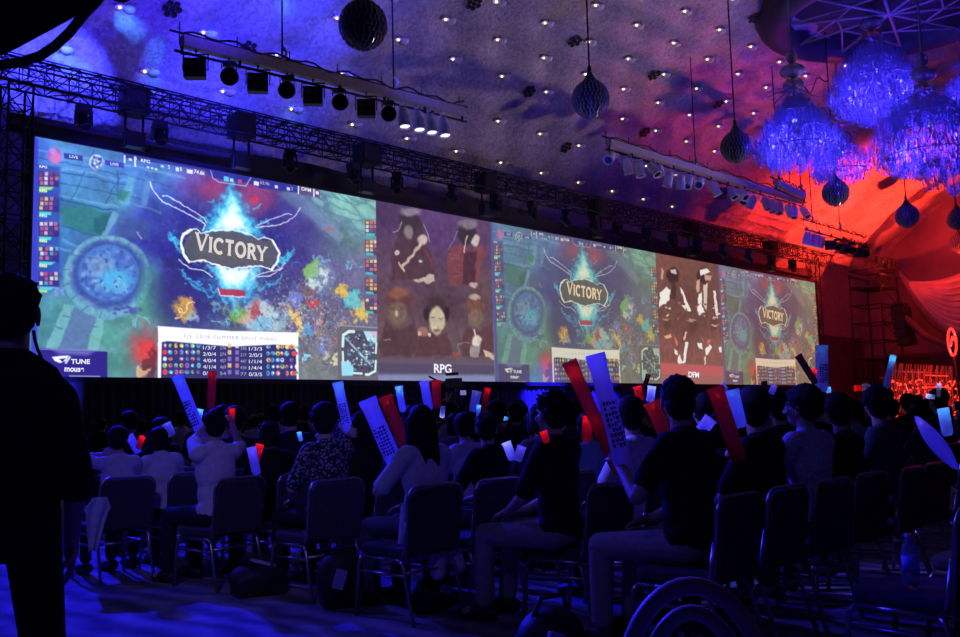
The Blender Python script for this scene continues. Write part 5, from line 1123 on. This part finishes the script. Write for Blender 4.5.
P13 = seated('tall man in black T-shirt, nearest row, holding up a red and a lilac stick', 686, 374, 2.60, hyaw=hy(683)-12, yaw=0, knees=.4, arms=(('grip', at(618, 462, 4.72), 0, (-.8, .1, -1)), ('lap',)), hair=('short', .8), shirt=BLK, pants=BEIGE, vox=.008, sleeve=.42, skin=SKIN2)
P10 = seated('man with spiky hair in a black T-shirt and beige trousers', 557, 392, 3.52, hyaw=20, yaw=-10, hair=('spiky', 1.1), shirt=BLK, pants=BEIGE, vox=.008, knees=.5)
P7 = seated('long-haired woman in a white blouse raising a big lilac stick', 424, 407, 4.44, hyaw=30, yaw=0, arms=(('grip', at(394, 466, 5.95), 0, (-.9, -.2, -.8)), ('lap',)), hair=('long', .36, HAIRB), shirt=WHITE, pants=GREY, vox=.008, sleeve=.5, tail=True, s=.93)
P9 = seated('dark-haired man in a black T-shirt right of the long-haired woman', 490, 412, 4.44, hyaw=45, hair=('short', 1.2), shirt=BLK, pants=NAVY, vox=.010)
P5 = seated('man in a floral shirt with his right fist raised', 328, 404, 5.46, hyaw=40, arms=(('lap',), ('grip', at(351, 434, 6.74), 0, (.1, 1, -.4))), hair=('fluffy', .6), shirt=FLORAL, pants=NAVY, vox=.009, sleeve=.5)
P3 = seated('man in a white T-shirt with both arms raised', 217, 409, 6.38, hyaw=20, yaw=-8, arms=(('grip', at(201, 430, 7.4), 0, (-1, .1, .1)), ('grip', at(233, 427, 7.25), 0, (.5, .3, -.8))), hair=('short', 1.4), shirt=WHITE, pants=NAVY, vox=.009, sleeve=.5)
P1 = seated('person in a white shirt at the far left of the crowd, left arm bent up', 120, 437, 7.40, hyaw=25, arms=(('grip', at(103, 455, 7.5), 0, (-1, 0, -.5)), ('lap',)), hair=('fluffy', .7), shirt=WHITE, pants=NAVY, vox=.011)
P2 = seated('person in a white shirt leaning low, second from the left in the crowd', 166, 432, 7.40, hyaw=10, roll=-.05, hair=('bob', 1), shirt=WHITE, pants=NAVY, vox=.011, lean=.12)
P4 = seated('dark-haired person in black right of the man in the white T-shirt', 272, 421, 6.38, hyaw=30, hair=('bob', 1), shirt=BLK, pants=NAVY, vox=.011)
P6 = seated('person with long dark hair between the floral shirt and the long-haired woman', 363, 411, 6.36, hyaw=30, hair=('long', .28), shirt=BLK, pants=NAVY, vox=.011)
P8 = seated('person in a pale shirt left of the man in black, one row further on', 467, 414, 5.46, hyaw=40, hair=('fluffy', .6), shirt=LAV, pants=NAVY, vox=.011)
P11 = seated('person in a pale blue shirt just right of the man with spiky hair', 590, 412, 4.46, hyaw=50, hair=('short', 1), shirt=CYAN, pants=NAVY, vox=.011)
P12 = seated('dark-haired person in a lilac shirt left of the tall man in black', 636, 398, 3.55, hyaw=50, hair=('fluffy', .5), shirt=LAV, pants=NAVY, vox=.010)
P14 = seated('person in dark long sleeves right of the tall man, raising a red stick', 724, 415, 2.78, hyaw=55, arms=(('lap',), ('grip', at(737, 458, 4.75), 0, (.8, -.2, -.8))), hair=('bob', 1), shirt=NAVY, pants=NAVY, vox=.010, sleeve=.8)
P15 = seated('broad man in a black T-shirt with short thick hair, second right of the tall man', 760, 388, 2.56, hyaw=hy(760)-15, hair=('fluffy', .6), shirt=BLK, pants=NAVY, vox=.008)
P16 = seated('man in a pale dotted shirt whose head turns left in profile', 808, 386, 2.56, hyaw=-12, hair=('fluffy', .7), shirt=DOTS, pants=NAVY, vox=.008, eyes=True, yaw=8, sleeve=.55)
P17 = seated('dark-haired person in black just right of the pale dotted shirt', 845, 394, 2.58, hyaw=60, hair=('fluffy', .5), shirt=BLK, pants=NAVY, vox=.010)
P18 = seated('person in a light blue printed shirt, one row beyond the big fluffy head', 858, 400, 3.52, hyaw=20, yaw=-5, hair=('short', 1), shirt=CYAN, pants=NAVY, vox=.010)
P19 = seated('person with a big fluffy head of dark hair right of the light blue shirt', 884, 387, 2.58, hyaw=55, hair=('fluffy', 1.1), shirt=GREY, pants=NAVY, vox=.010)
P20 = seated('person in a cyan shirt near the right edge of the crowd', 949, 410, 4.2, hyaw=50, hair=('short', 1), shirt=CYAN, pants=NAVY, vox=.011)
P21 = seated('dark-haired person with grey sleeves left of the leaf-shaped purple stick', 921, 404, 3.2, hyaw=40, hair=('bob', 1), shirt=GREY, pants=NAVY, vox=.011)
# print on the light blue shirt
# camera operator far in front
cp_ = on_y(440, 400, 15.0); person('camera operator in black standing behind a video camera in front of the screen', (cp_.x, cp_.y), 150, s=.96, stand=True, arms=(('grip', V((cp_.x-.1, cp_.y-.35, 1.75))), ('grip', V((cp_.x+.1, cp_.y-.35, 1.75)))), hair=('short', 1), shirt=BLK, pants=BLK, vox=.014)
r = thing('video_camera', 'dark video camera with a small lit monitor in front of the screen', 'camera', (cp_.x-.05, cp_.y-.5, 1.82)); b = MB(); b.box((0, 0, .1), (.16, .36, .2)); b.tube([(0, .18, .1), (0, .36, .1)], .06, 12); b.box((.05, .1, .3), (.1, .3, .06)); b.tube([(-.2, .2, .12), (-.45, .3, .25)], .02); b.build('body', BLACK, r)
MB().box((.0, -.28, -.12), (.16, .02, .1)).build('monitor', mat('monitor_lit', (.1, .1, .2), .3, 0, 0, emit=rgb(120, 110, 200), es=.8), r); b = MB(); 
for a in range(3): b.tube([(0, 0, -.02), (.45*math.cos(a*2.1), .45*math.sin(a*2.1), -1.78)], .02)
b.build('tripod', BLACK, r)
# ------------------------------------------------------------------ far rows, nearly black
far = []
for i, (h, sh, a) in enumerate(((('short', 1), BLK, (('lap',), ('lap',))), (('fluffy', .6), NAVY, (('lap',), ('lap',))), (('bob', 1), GREY, (('lap',), ('lap',))), (('short', 1.3), WHITE, (('lap',), ('lap',))))):
    far.append(person('dark-haired spectator sitting in the dim far rows', (0, 50+i, ), 0, arms=a, hair=h, shirt=sh, pants=NAVY, vox=.016, hyaw=25, group='spectators in the dim far rows', s=.97))
FAR = []
NAMED = [o for o in bpy.data.objects if o.name.startswith('person') and o.location.y < 20]
q = random.Random(11)
for row in range(13):
    Y = 7.4+row*.92
    x0 = 4.45 if row == 0 else 3.5+q.uniform(0, .3)
    for k in range(42):
        X = x0+k*.62+q.uniform(-.06, .06)
        if q.random() < .22 or X > 24: continue
        px, py, d = to_px(V((X, Y, 1.25)))
        if px < 330 and Y > 8.8 and q.random() < .6: continue
        if not (60 < px < 975): continue
        if any(math.hypot(X-o.location.x, Y-o.location.y) < .42 for o in NAMED): continue
        FAR.append((X, Y, q.choice((0, 0, 1, 1, 2, 3)), q.uniform(.92, 1.05), q.uniform(-25, 25)))
for Y, X0 in ((5.46, 5.1), (6.38, 5.0), (4.46, 5.2), (3.53, 5.9)):
    for k in range(14):
        X = X0+k*.6+q.uniform(-.05, .05)
        if q.random() < .2: continue
        px, py, d = to_px(V((X, Y, 1.25)))
        if px > 975 or any(abs(px-p) < 14 and Y > 4 for p in (590, 949)) or (Y < 3.6 and abs(px-858) < 30): continue
        if any(math.hypot(X-o.location.x, Y-o.location.y) < .42 for o in NAMED): continue
        FAR.append((X, Y, q.choice((0, 1, 1, 2, 2)), q.uniform(.90, 1.0), q.uniform(-10, 30)))
# ------------------------------------------------------------------ inflatable cheering sticks with a small lamp in one end
def film(name, c):
    m = bpy.data.materials.new(name); m.use_nodes = True; nt = m.node_tree; b = nt.nodes['Principled BSDF']; out = nt.nodes['Material Output']
    b.inputs['Base Color'].default_value = c+(1,); b.inputs['Roughness'].default_value = .25
    t = nt.nodes.new('ShaderNodeBsdfTranslucent'); t.inputs['Color'].default_value = c+(1,)
    tr = nt.nodes.new('ShaderNodeBsdfTransparent'); tr.inputs['Color'].default_value = tuple(.5+.5*x for x in c)+(1,)
    m1 = nt.nodes.new('ShaderNodeMixShader'); m1.inputs['Fac'].default_value = .7; nt.links.new(b.outputs[0], m1.inputs[1]); nt.links.new(t.outputs[0], m1.inputs[2])
    m2 = nt.nodes.new('ShaderNodeMixShader'); m2.inputs['Fac'].default_value = .14; nt.links.new(m1.outputs[0], m2.inputs[1]); nt.links.new(tr.outputs[0], m2.inputs[2]); nt.links.new(m2.outputs[0], out.inputs['Surface']); return m
FILM = {'red': film('film_red', (.85, .07, .06)), 'blue': film('film_white_blue', (.72, .72, .9)), 'dark': film('film_dark_red', (.2, .03, .06))}
GLOW = {'red': (1, .06, .04), 'blue': (.10, .16, 1), 'cyan': (.10, .62, 1.2), 'white': (.42, .50, 1), 'lilac': (.22, .15, 1), 'orange': (1, .10, .03), 'pink': (1, .1, .35)}
LETT = mat('stick_print', (.02, .02, .04), .6, 0, 0)
def stick(label, tip, base, wpx, d, filmc, glow, power, d2=None, letters=0, at_base=False, leaf=False, group='cheering sticks'):
    d2 = d2 or d; T = at(tip[0], tip[1], d); B_ = at(base[0], base[1], d2); L = (T-B_).length; R = max(.018, wpx*d/FPX/2)
    z = (T-B_).normalized(); x = (RT-z*RT.dot(z)).normalized(); y = z.cross(x); Mx = Matrix((x, y, z)).transposed().to_4x4(); Mx.translation = B_
    r = bpy.data.objects.new('cheering_stick', None); COL.objects.link(r); r.matrix_world = Mx; r.empty_display_size = .05; tag(r, label, 'light stick', group)
    n = 18; prof = []; N = 16
    for i in range(N+1):
        t = i/N; e = min(t, 1-t)
        k = math.sin(PI*t)**.7+.06 if leaf else (1. if t > .5 else min(1, .6+e*4))
        fl = min(1, .12+e*(6 if not leaf else 3)); prof.append((t*L, R*k*(1.12 if e < .1 else 1), R*min(k, 1)*fl))
    vs = [(a*math.cos(2*PI*j/n), b2*math.sin(2*PI*j/n), zz) for zz, a, b2 in prof for j in range(n)]
    fs = [(i*n+j, i*n+(j+1) % n, (i+1)*n+(j+1) % n, (i+1)*n+j) for i in range(N) for j in range(n)]+[tuple(range(n-1, -1, -1)), tuple(range(N*n, N*n+n))]
    MB().add(vs, fs, True).build('tube', FILM[filmc], r)
    zl = L*(.14 if at_base else .88)
    if power: 
        c = GLOW[glow]; MB().ball((0, 0, zl), min(.012, R*.3), 8, 6).build('lamp_bulb', mat('stick_bulb_'+glow, (.5, .5, .5), .4, 0, 0, emit=c, es=.8), r)
        lamp('stick_lamp', 'POINT', Mx @ V((0, 0, zl)), None, c, 1.6*power*(R/.045)**2, .012)
    if letters:
        q = random.Random(letters); b = MB()
        for i in range(9):
            zz = L*(.22+.045*i); 
            for k in range(4):
                xx = (-.55+.36*k)*R; h = math.sqrt(max(0, 1-(xx/R)**2))*R
                if q.random() < .85: b.box((xx, h+.002 if letters < 0 else -h-.002, zz), (R*.26, .003, L*.03*q.uniform(.5, 1))); 
                if q.random() < .5: b.box((xx+.1*R, -h-.002, zz+L*.015), (R*.4, .003, L*.008))
        b.build('lettering', LETT, r)
    return r
stick('blue-tipped white stick raised by the man in the white T-shirt', (177, 375), (203, 438), 11, 7.4, 'blue', 'cyan', .16, letters=3)
stick('faint red stick standing behind the head of the man in the white T-shirt', (212.5, 371), (211, 410), 8, 8.2, 'red', 'red', .05)
stick('short cyan-lit stick left of the white T-shirt man\'s head', (200.5, 409), (197, 426), 6, 7.6, 'blue', 'cyan', .14)
stick('short red-lit stick in the right hand of the man in the white T-shirt', (232, 408), (232, 436), 6, 7.3, 'red', 'red', .10)
stick('small white-lit stick above the second person from the left', (166, 423), (172, 436), 9, 8.6, 'blue', 'white', .13)
stick('white stick beside the red-lit one at the far left of the crowd', (129, 435), (139, 453), 8, 8.4, 'blue', 'lilac', .05)
stick('tiny red-lit stick at the far left of the crowd', (143, 436), (138, 449), 6, 8.2, 'red', 'red', .14)
stick('pale stick held flat by the person at the far left', (89, 461), (103, 455), 6, 7.5, 'blue', 'lilac', .04)
stick('white half of a stick pair right of the man in the white T-shirt', (251, 447), (257, 475), 9, 6.6, 'blue', 'lilac', .06)
stick('red half of a stick pair right of the man in the white T-shirt', (260, 444), (256, 462), 8, 6.7, 'red', 'red', .16)
stick('bright blue printed stick in the raised fist of the man in the floral shirt', (337.5, 382), (349, 434), 10, 6.75, 'blue', 'cyan', .15, letters=5)
stick('tiny cyan light of a stick left of the floral shirt man', (299, 432), (301, 441), 4, 7.5, 'blue', 'cyan', .15)
stick('big dim lilac printed stick raised by the long-haired woman', (367, 399), (397, 468), 17, 5.88, 'blue', 'lilac', .035, letters=7)
stick('bright red stick just left of the long-haired woman\'s head', (385, 396), (405, 446), 13, 6.4, 'red', 'red', .10)
stick('blue stick behind the red one left of the long-haired woman\'s head', (398.5, 386), (403, 412), 7, 7.4, 'blue', 'cyan', .13)
stick('lilac stick of a pair above the long-haired woman\'s head', (424, 381), (429, 410), 9, 7.4, 'blue', 'lilac', .10)
stick('red stick of a pair above the long-haired woman\'s head', (436, 380), (437, 408), 9, 7.5, 'red', 'red', .10)
stick('small lilac stick right of the long-haired woman\'s head', (443, 406), (442, 418), 5, 9, 'blue', 'white', .10, at_base=True)
stick('blue-white stick above the man in black right of the long-haired woman', (477, 391), (473, 412), 9, 8.5, 'blue', 'white', .15)
stick('short cyan stick beside the blue-white one above the man in black', (479, 405), (478, 417), 4, 8.3, 'blue', 'cyan', .15)
stick('thin dark red stick right of the blue-white one', (488, 388), (483, 412), 6, 8.4, 'red', 'red', .07)
stick('white-lit stick held low left of the man with spiky hair', (506, 442), (513, 460), 9, 5.6, 'blue', 'white', .12)
stick('pale stick lying next to the white-lit one left of the man with spiky hair', (522, 446), (517, 461), 9, 5.5, 'blue', 'lilac', .06)
stick('sliver of red stick behind the spiky-haired man\'s ear', (543, 431), (547, 443), 4, 4.6, 'red', 'red', .12)
stick('small white-lit stick far off, left of the spiky hair', (503, 418), (508, 419), 4, 10, 'blue', 'cyan', .2)
stick('big red stick crossing the lilac one, held by the tall man in black', (569, 361), (620, 474), 14, 4.80, 'red', 'red', .075, group='sticks of the tall man')
stick('big lilac printed stick held by the tall man in black', (595, 354), (625, 470), 18, 4.68, 'blue', 'lilac', .11, letters=9, group='sticks of the tall man')
stick('left of two short red sticks behind the tall man\'s raised hand', (588, 416), (586, 442), 10, 4.9, 'red', 'red', .12)
stick('right of two short red sticks behind the tall man\'s raised hand', (593, 416), (604, 440), 10, 4.85, 'red', 'red', .12)
stick('thin dark red stick left of the tall man\'s head, in front of the screen', (648.5, 374), (643, 393), 5, 7.2, 'dark', 'red', .03)
stick('red stick tip left of the tall man\'s head', (637, 386), (641, 401), 8, 6.8, 'red', 'red', .11)
stick('white-blue stick just left of the tall man\'s head', (652, 386), (650, 402), 8, 6.4, 'blue', 'white', .15)
stick('wide orange-red stick half hidden behind the tall man\'s head', (651, 402), (667, 438), 15, 4.9, 'red', 'orange', .16)
stick('broad red stick right of the tall man\'s head', (715, 387), (740, 462), 16, 4.75, 'red', 'red', .09)
stick('bright blue-white stick right of the broad red one', (731, 390), (740, 428), 15, 4.9, 'blue', 'cyan', .17)
stick('lilac stick glowing behind the tall man\'s neck', (711, 418), (699, 434), 13, 5.0, 'blue', 'lilac', .10)
stick('small lilac stick end above the broad black-shirted man', (774.5, 385), (771, 394), 6, 6.2, 'blue', 'lilac', .05)
stick('thin lilac stick end above the bright blue-white stick', (722, 383), (727, 390), 4, 7, 'blue', 'lilac', .06)
stick('unlit dark stick end above the broad black-shirted man', (764, 381), (765, 392), 6, 6.5, 'dark', 'red', 0)
stick('unlit dark purple stick slanting up before the right end of the screen', (798, 355), (816, 384), 7, 5.3, 'dark', 'red', 0)
stick('pink-lit stick end at the foot of the dark purple stick', (815, 369), (812, 379), 6, 5.6, 'red', 'pink', .16)
stick('wide bright cyan printed stick at the right end of the screen', (821.5, 345), (822, 392), 12, 6.3, 'blue', 'cyan', .17, letters=4)
stick('tiny cyan light at the foot of the wide cyan stick', (828, 387), (829, 393), 4, 6.5, 'blue', 'cyan', .2)
stick('small red stick end touching a white one before the scaffold tower', (854, 388.5), (862, 388), 6, 9, 'red', 'red', .14)
stick('small white stick end touching a red one before the scaffold tower', (869, 388), (862, 388), 9, 9, 'blue', 'white', .15)
stick('thin cyan-tipped stick raised before the red-lit stage', (893.5, 355), (885, 391), 6, 6.5, 'blue', 'cyan', .14)
stick('small white-lit stick standing before the red-lit stage', (939, 383), (938.5, 397), 4, 9, 'blue', 'white', .15)
stick('white-lit stick lying before the red-lit stage', (926, 396), (935, 397), 5, 9, 'blue', 'white', .2)
stick('cyan stick raised near the right edge of the crowd', (943, 408), (948, 436), 11, 5.2, 'blue', 'cyan', .13)
stick('leaf-shaped purple stick lying aslant at the right edge', (915, 416), (958, 470), 15, 4.4, 'blue', 'lilac', .08, leaf=True)
# ------------------------------------------------------------------ small things
r = thing('water_bottle', 'blue-labelled plastic water bottle standing on the empty chair', 'bottle', (c_b.location.x-.06, c_b.location.y-.05, .4405))
r.location = (pb2.x, pb2.y, .4405)
CLEARP = mat('bottle_plastic', (.5, .55, .8), .12, 0, 0, trans=.75, spec=.8)
MB().lathe([(.028, 0), (.033, .006), (.033, .05), (.030, .055), (.033, .06), (.033, .15), (.026, .175), (.013, .195), (.013, .205)], 20).build('bottle_body', CLEARP, r)
MB().lathe([(.0345, .065), (.0345, .135)], 20).build('paper_label', mat('bottle_label', (.3, .34, .95), .5, 0, .2, 60), r); MB().lathe([(.0155, .202), (.0155, .222), (.002, .224)], 16).build('cap', mat('bottle_cap', (.45, .45, .6), .4), r)
# white towel hung on the leftmost chair
TW = on_y(100, 505, 7.16); TW = V((3.09, 7.10, .66)); b = MB(); U, Vn = 16, 14; vs = []
for j in range(Vn+1):
    for i in range(U+1):
        u = i/U-.5; v = j/Vn; w = .20*(1-.75*v) if v > .25 else .20*(.5+2*v)
        vs.append(TW+V((u*w*1.15-.05*v, -.018*math.sin(u*11+v*2)*(.4+.8*v)+.05*v*(1-v), -.38*v-.05*abs(u)*v)))
b.add(vs, [(j*(U+1)+i, j*(U+1)+i+1, (j+1)*(U+1)+i+1, (j+1)*(U+1)+i) for j in range(Vn) for i in range(U)], True); o = b.build('towel', WHITE); so = o.modifiers.new('t', 'SOLIDIFY'); so.thickness = .008; tag(o, 'white towel hanging from the leftmost chair', 'towel')
# bags on the floor
BAG = mat('bag_black', (.012, .012, .014), .6, 0, .2, 20)
def bag(name, label, px, py, size, extra=None, m=BAG):
    P = on_z(px, py, 0); r = thing(name, label, 'bag', (P.x, P.y, 0), (0, 0, rnd.uniform(-.6, .6)))
    b = MB(); b.ball((0, 0, size[2]*.48), (size[0]/2, size[1]/2, size[2]*.48), 20, 12); b.box((0, 0, size[2]*.25), (size[0]*.8, size[1]*.8, size[2]*.5)); me = remeshed(b, .014, 4, 'body', m); link('body', me, r)
    b = MB(); b.tube([(-size[0]*.3, 0, size[2]*.8), (-size[0]*.2, -.02, size[2]*1.12), (size[0]*.2, -.02, size[2]*1.12), (size[0]*.3, 0, size[2]*.8)], .012, 8); b.build('handle', m, r)
    if extra: b = MB(); b.box((extra[0]*size[0], extra[1]*size[1], extra[2]*size[2]), extra[3], Matrix.Rotation(.3, 3, 'Y')); o = b.build('patch', mat('bag_patch_pale', (.45, .5, .65), .6), r); o['label'] = 'pale patch'
    return r
bag('shoulder_bag', 'black bag with a pale flap on the floor left of the floral shirt man\'s chair', 258, 594, (.42, .3, .24), (.05, -.15, .92, (.16, .10, .02)))
bag('backpack', 'black backpack with a pale print between the floral shirt and the white blouse chairs', 342, 606, (.34, .24, .38), (-.1, -.53, .5, (.07, .02, .12)))
bag('tote_bag', 'dark tote bag under the chair of the man with spiky hair', 552, 668, (.36, .28, .30), (-.25, -.5, .5, (.10, .02, .10)))
bag('satchel', 'black satchel under the long-haired woman\'s chair', 432, 610, (.34, .2, .22), (.0, -.5, .6, (.12, .02, .05)))

# ------------------------------------------------------------------ lamps of the hall and added fill lights
BLUE = (.03, .035, 1.); DEEP = (.012, .008, 1.); RED = (1., .03, .02)
def up(name, P, T, col, w, ang, bl=.3, size=.15): lamp(name, 'SPOT', P, T, col, w, size, ang, bl)
# blue uplights before the screen, washing the ceiling at the left
up('blue_uplight', (4.5, 15.0, 9.6), on_ceiling(52, 72), BLUE, 22000, 20, .3)
up('blue_uplight', (10.0, 11.5, 9.8), on_ceiling(272, 34), BLUE, 6000, 36, .8)
up('blue_uplight', (12.0, 9.0, 10.), on_ceiling(290, -40), BLUE, 4500, 42, .7)
up('blue_uplight', (13.0, 12.0, 9.8), on_ceiling(350, 75), (.06, .055, 1), 1100, 54, 1.)
up('blue_uplight', (8.0, 13.0, 9.8), on_ceiling(150, 60), (.05, .02, 1), 1500, 60, .8)
up('blue_uplight', (9.0, 14.0, 9.6), on_ceiling(195, 100), BLUE, 3000, 28, .8)
up('blue_uplight', (12.0, 8.0, 1.5), on_ceiling(500, 70), (.10, .08, 1), 1500, 50, 1.)
up('blue_uplight', (7.0, 13.0, 1.5), on_ceiling(150, 60), (.05, .02, 1), 5000, 32, .8)
up('blue_uplight', (9.0, 14.5, 1.5), on_ceiling(200, 104), BLUE, 12000, 15, .8)
up('blue_uplight', (8.0, 19.0, .6), (5.5, 22.5, 6), BLUE, 1500, 60, .6)
for px, py in ((127, 18), (66, 56), (153, 79), (137, 30), (157, 50), (80, 72), (211, 41), (285, 4), (293, 112)):
    up('cyan_pool_fill', (8.0, 12.5, 9.6), on_ceiling(px, py), (.05, .26, 1), 7000 if px < 130 else 3500, 4.5, 1., .05)  # unseen narrow spots added to lay cyan ovals by the ceiling bowls
# unseen spots added as dim ambient fill on the ceiling
up('ceiling_fill_spot', (34.0, 8.0, 2.5), (22, 15.5, 12), (1., .68, .56), 2200, 58, 1., .2)
up('ceiling_fill_spot', (24.0, 3.0, 2.0), (14, 15, 13), (.66, .55, .95), 1000, 90, 1., .2)
# red wash at the right
up('red_uplight', (46.0, 12.0, 1.8), on_ceiling(800, 215), RED, 20000, 46, .6)
up('red_uplight', (50.0, 9.0, 1.8), on_ceiling(890, 185), (1, .04, .02), 42000, 56, .8)
up('red_uplight', (42.0, 15.0, 1.8), on_ceiling(735, 225), RED, 6000, 40, .8)
up('red_uplight', (44.0, 14.0, 1.8), on_ceiling(745, 100), (1, .07, .04), 5500, 34, 1.)
up('red_uplight', (46.0, 6.0, 2.5), (55, 15, 12), RED, 5500, 44, .9)
up('red_uplight', (40.0, 10.0, 2.5), (49, 16, 8.6), RED, 9000, 26, .6)
up('red_uplight', (43.0, 8.0, 4.5), (45.0, 16, 2.0), RED, 5000, 26, .6)
# blue on the cloth under the screen
up('blue_wash', (24.5, 16.4, 6.2), on_y(604, 402, SD), DEEP, 34000, 20, .5)
up('blue_wash', (23.0, 15.6, 5.6), on_y(546, 398, SD), DEEP, 42000, 24, .7)
# blue heads of the screen truss over the audience, then added unseen fill spots
up('blue_audience_spot', (6.0, 18.3, 7.9), (1.9, 4.9, 0), DEEP, 15000, 34, .6, .1)
up('blue_audience_spot', (9.0, 18.3, 7.9), (4.3, 4.4, .8), (.04, .035, 1), 4200, 26, .8, .1)
up('blue_audience_spot', (2., 14., 7.9), (4.4, 3.6, .8), (.04, .035, 1), 2600, 28, .9, .1)
up('blue_audience_spot', (1., 9., 6.9), (5.6, 2.7, .9), (.10, .09, 1), 5000, 18, .9, .1)  # added unseen spot brightening the dotted shirt and its neighbours
up('blue_audience_spot', (1.5, 9., 6.9), (pb2.x, pb2.y, .5), DEEP, 1500, 7, .8, .1)  # added unseen spot brightening the bottle
up('blue_audience_spot', (1.2, 11., 6.9), (3.1, 7.1, .5), DEEP, 900, 8, .8, .1)  # added unseen spot brightening the towel
up('blue_back_fill', (-1.0, 1.0, 5.0), (3.9, 6.2, 1.), (.24, .19, 1), 330, 24, .8, .25)  # added unseen fill on the backs, standing in for ceiling bounce
up('blue_back_fill', (-1.0, 1.0, 5.0), (4.2, 5.0, .8), (.16, .13, 1), 120, 60, 1., .25)  # second, wider added fill on the backs
w = bpy.data.worlds.new('world'); w.use_nodes = True; w.node_tree.nodes['Background'].inputs[0].default_value = (.0012, .001, .003, 1); w.node_tree.nodes['Background'].inputs[1].default_value = 1.; SC.world = w
# seat the far rows: only spectators of whom something shows
bpy.context.view_layer.update(); dg = bpy.context.evaluated_depsgraph_get()
firsts = set(); n = 0; nch = 0
def shows(X, Y, s):
    for dx, dz in ((0, 0), (.07, -.05), (-.07, -.05), (.1, -.22), (-.1, -.22), (0, -.4), (.17, -.32), (-.17, -.32)):
        P = V((X, Y, .43+.918*s-.03+dz))+RT*dx; px, py, d = to_px(P)
        if not (2 < px < 957): continue
        v = P-EYE; hit, loc_, nn, idx, ob, mm = SC.ray_cast(dg, EYE, v.normalized(), distance=v.length-.2)
        if not hit: return True
    return False
FAR.sort(key=lambda f: f[1]); 
for X, Y, k, s, yw in FAR:
    if shows(X, Y, s):
        t = far[k]
        if k not in firsts: firsts.add(k); t.location = (X, Y, 0); t.rotation_euler = (0, 0, -math.radians(yw)); t.scale = (s/.97,)*3
        else: clone(t, (X, Y, 0), (0, 0, -math.radians(yw)), scale=s/.97)
        n += 1
        vis = False
        for dx, dz in ((-.18, .78), (0, .8), (.18, .78), (-.18, .62), (.18, .62), (0, .5)):
            P = V((X+dx, Y-.25, dz)); v = P-EYE
            if 2 < to_px(P)[0] < 957 and not SC.ray_cast(dg, EYE, v.normalized(), distance=v.length-.12)[0]: vis = True
        if vis or X > 15: chair(X, Y-.26, 'banquet chair of a spectator in the dim far rows', -yw*0, 'banquet chairs in the dim far rows'); nch += 1
        bpy.context.view_layer.update(); dg = bpy.context.evaluated_depsgraph_get()
for k, t in enumerate(far):
    if k not in firsts:
        for c in list(t.children): bpy.data.objects.remove(c)
        bpy.data.objects.remove(t)
print('far spectators', n, nch)
for o in (par0, parb0, parl0, bl0, sc0, mv0):
    if o.name not in used:
        for c in list(o.children_recursive): bpy.data.objects.remove(c)
        bpy.data.objects.remove(o)
vs_ = SC.view_settings; vs_.view_transform = 'Standard'; vs_.look = 'None'; vs_.exposure = 0; vs_.gamma = 1; vs_.use_curve_mapping = False
SC.cycles.use_denoising = True; SC.cycles.max_bounces = 6; SC.cycles.transparent_max_bounces = 10; SC.cycles.sample_clamp_indirect = 4
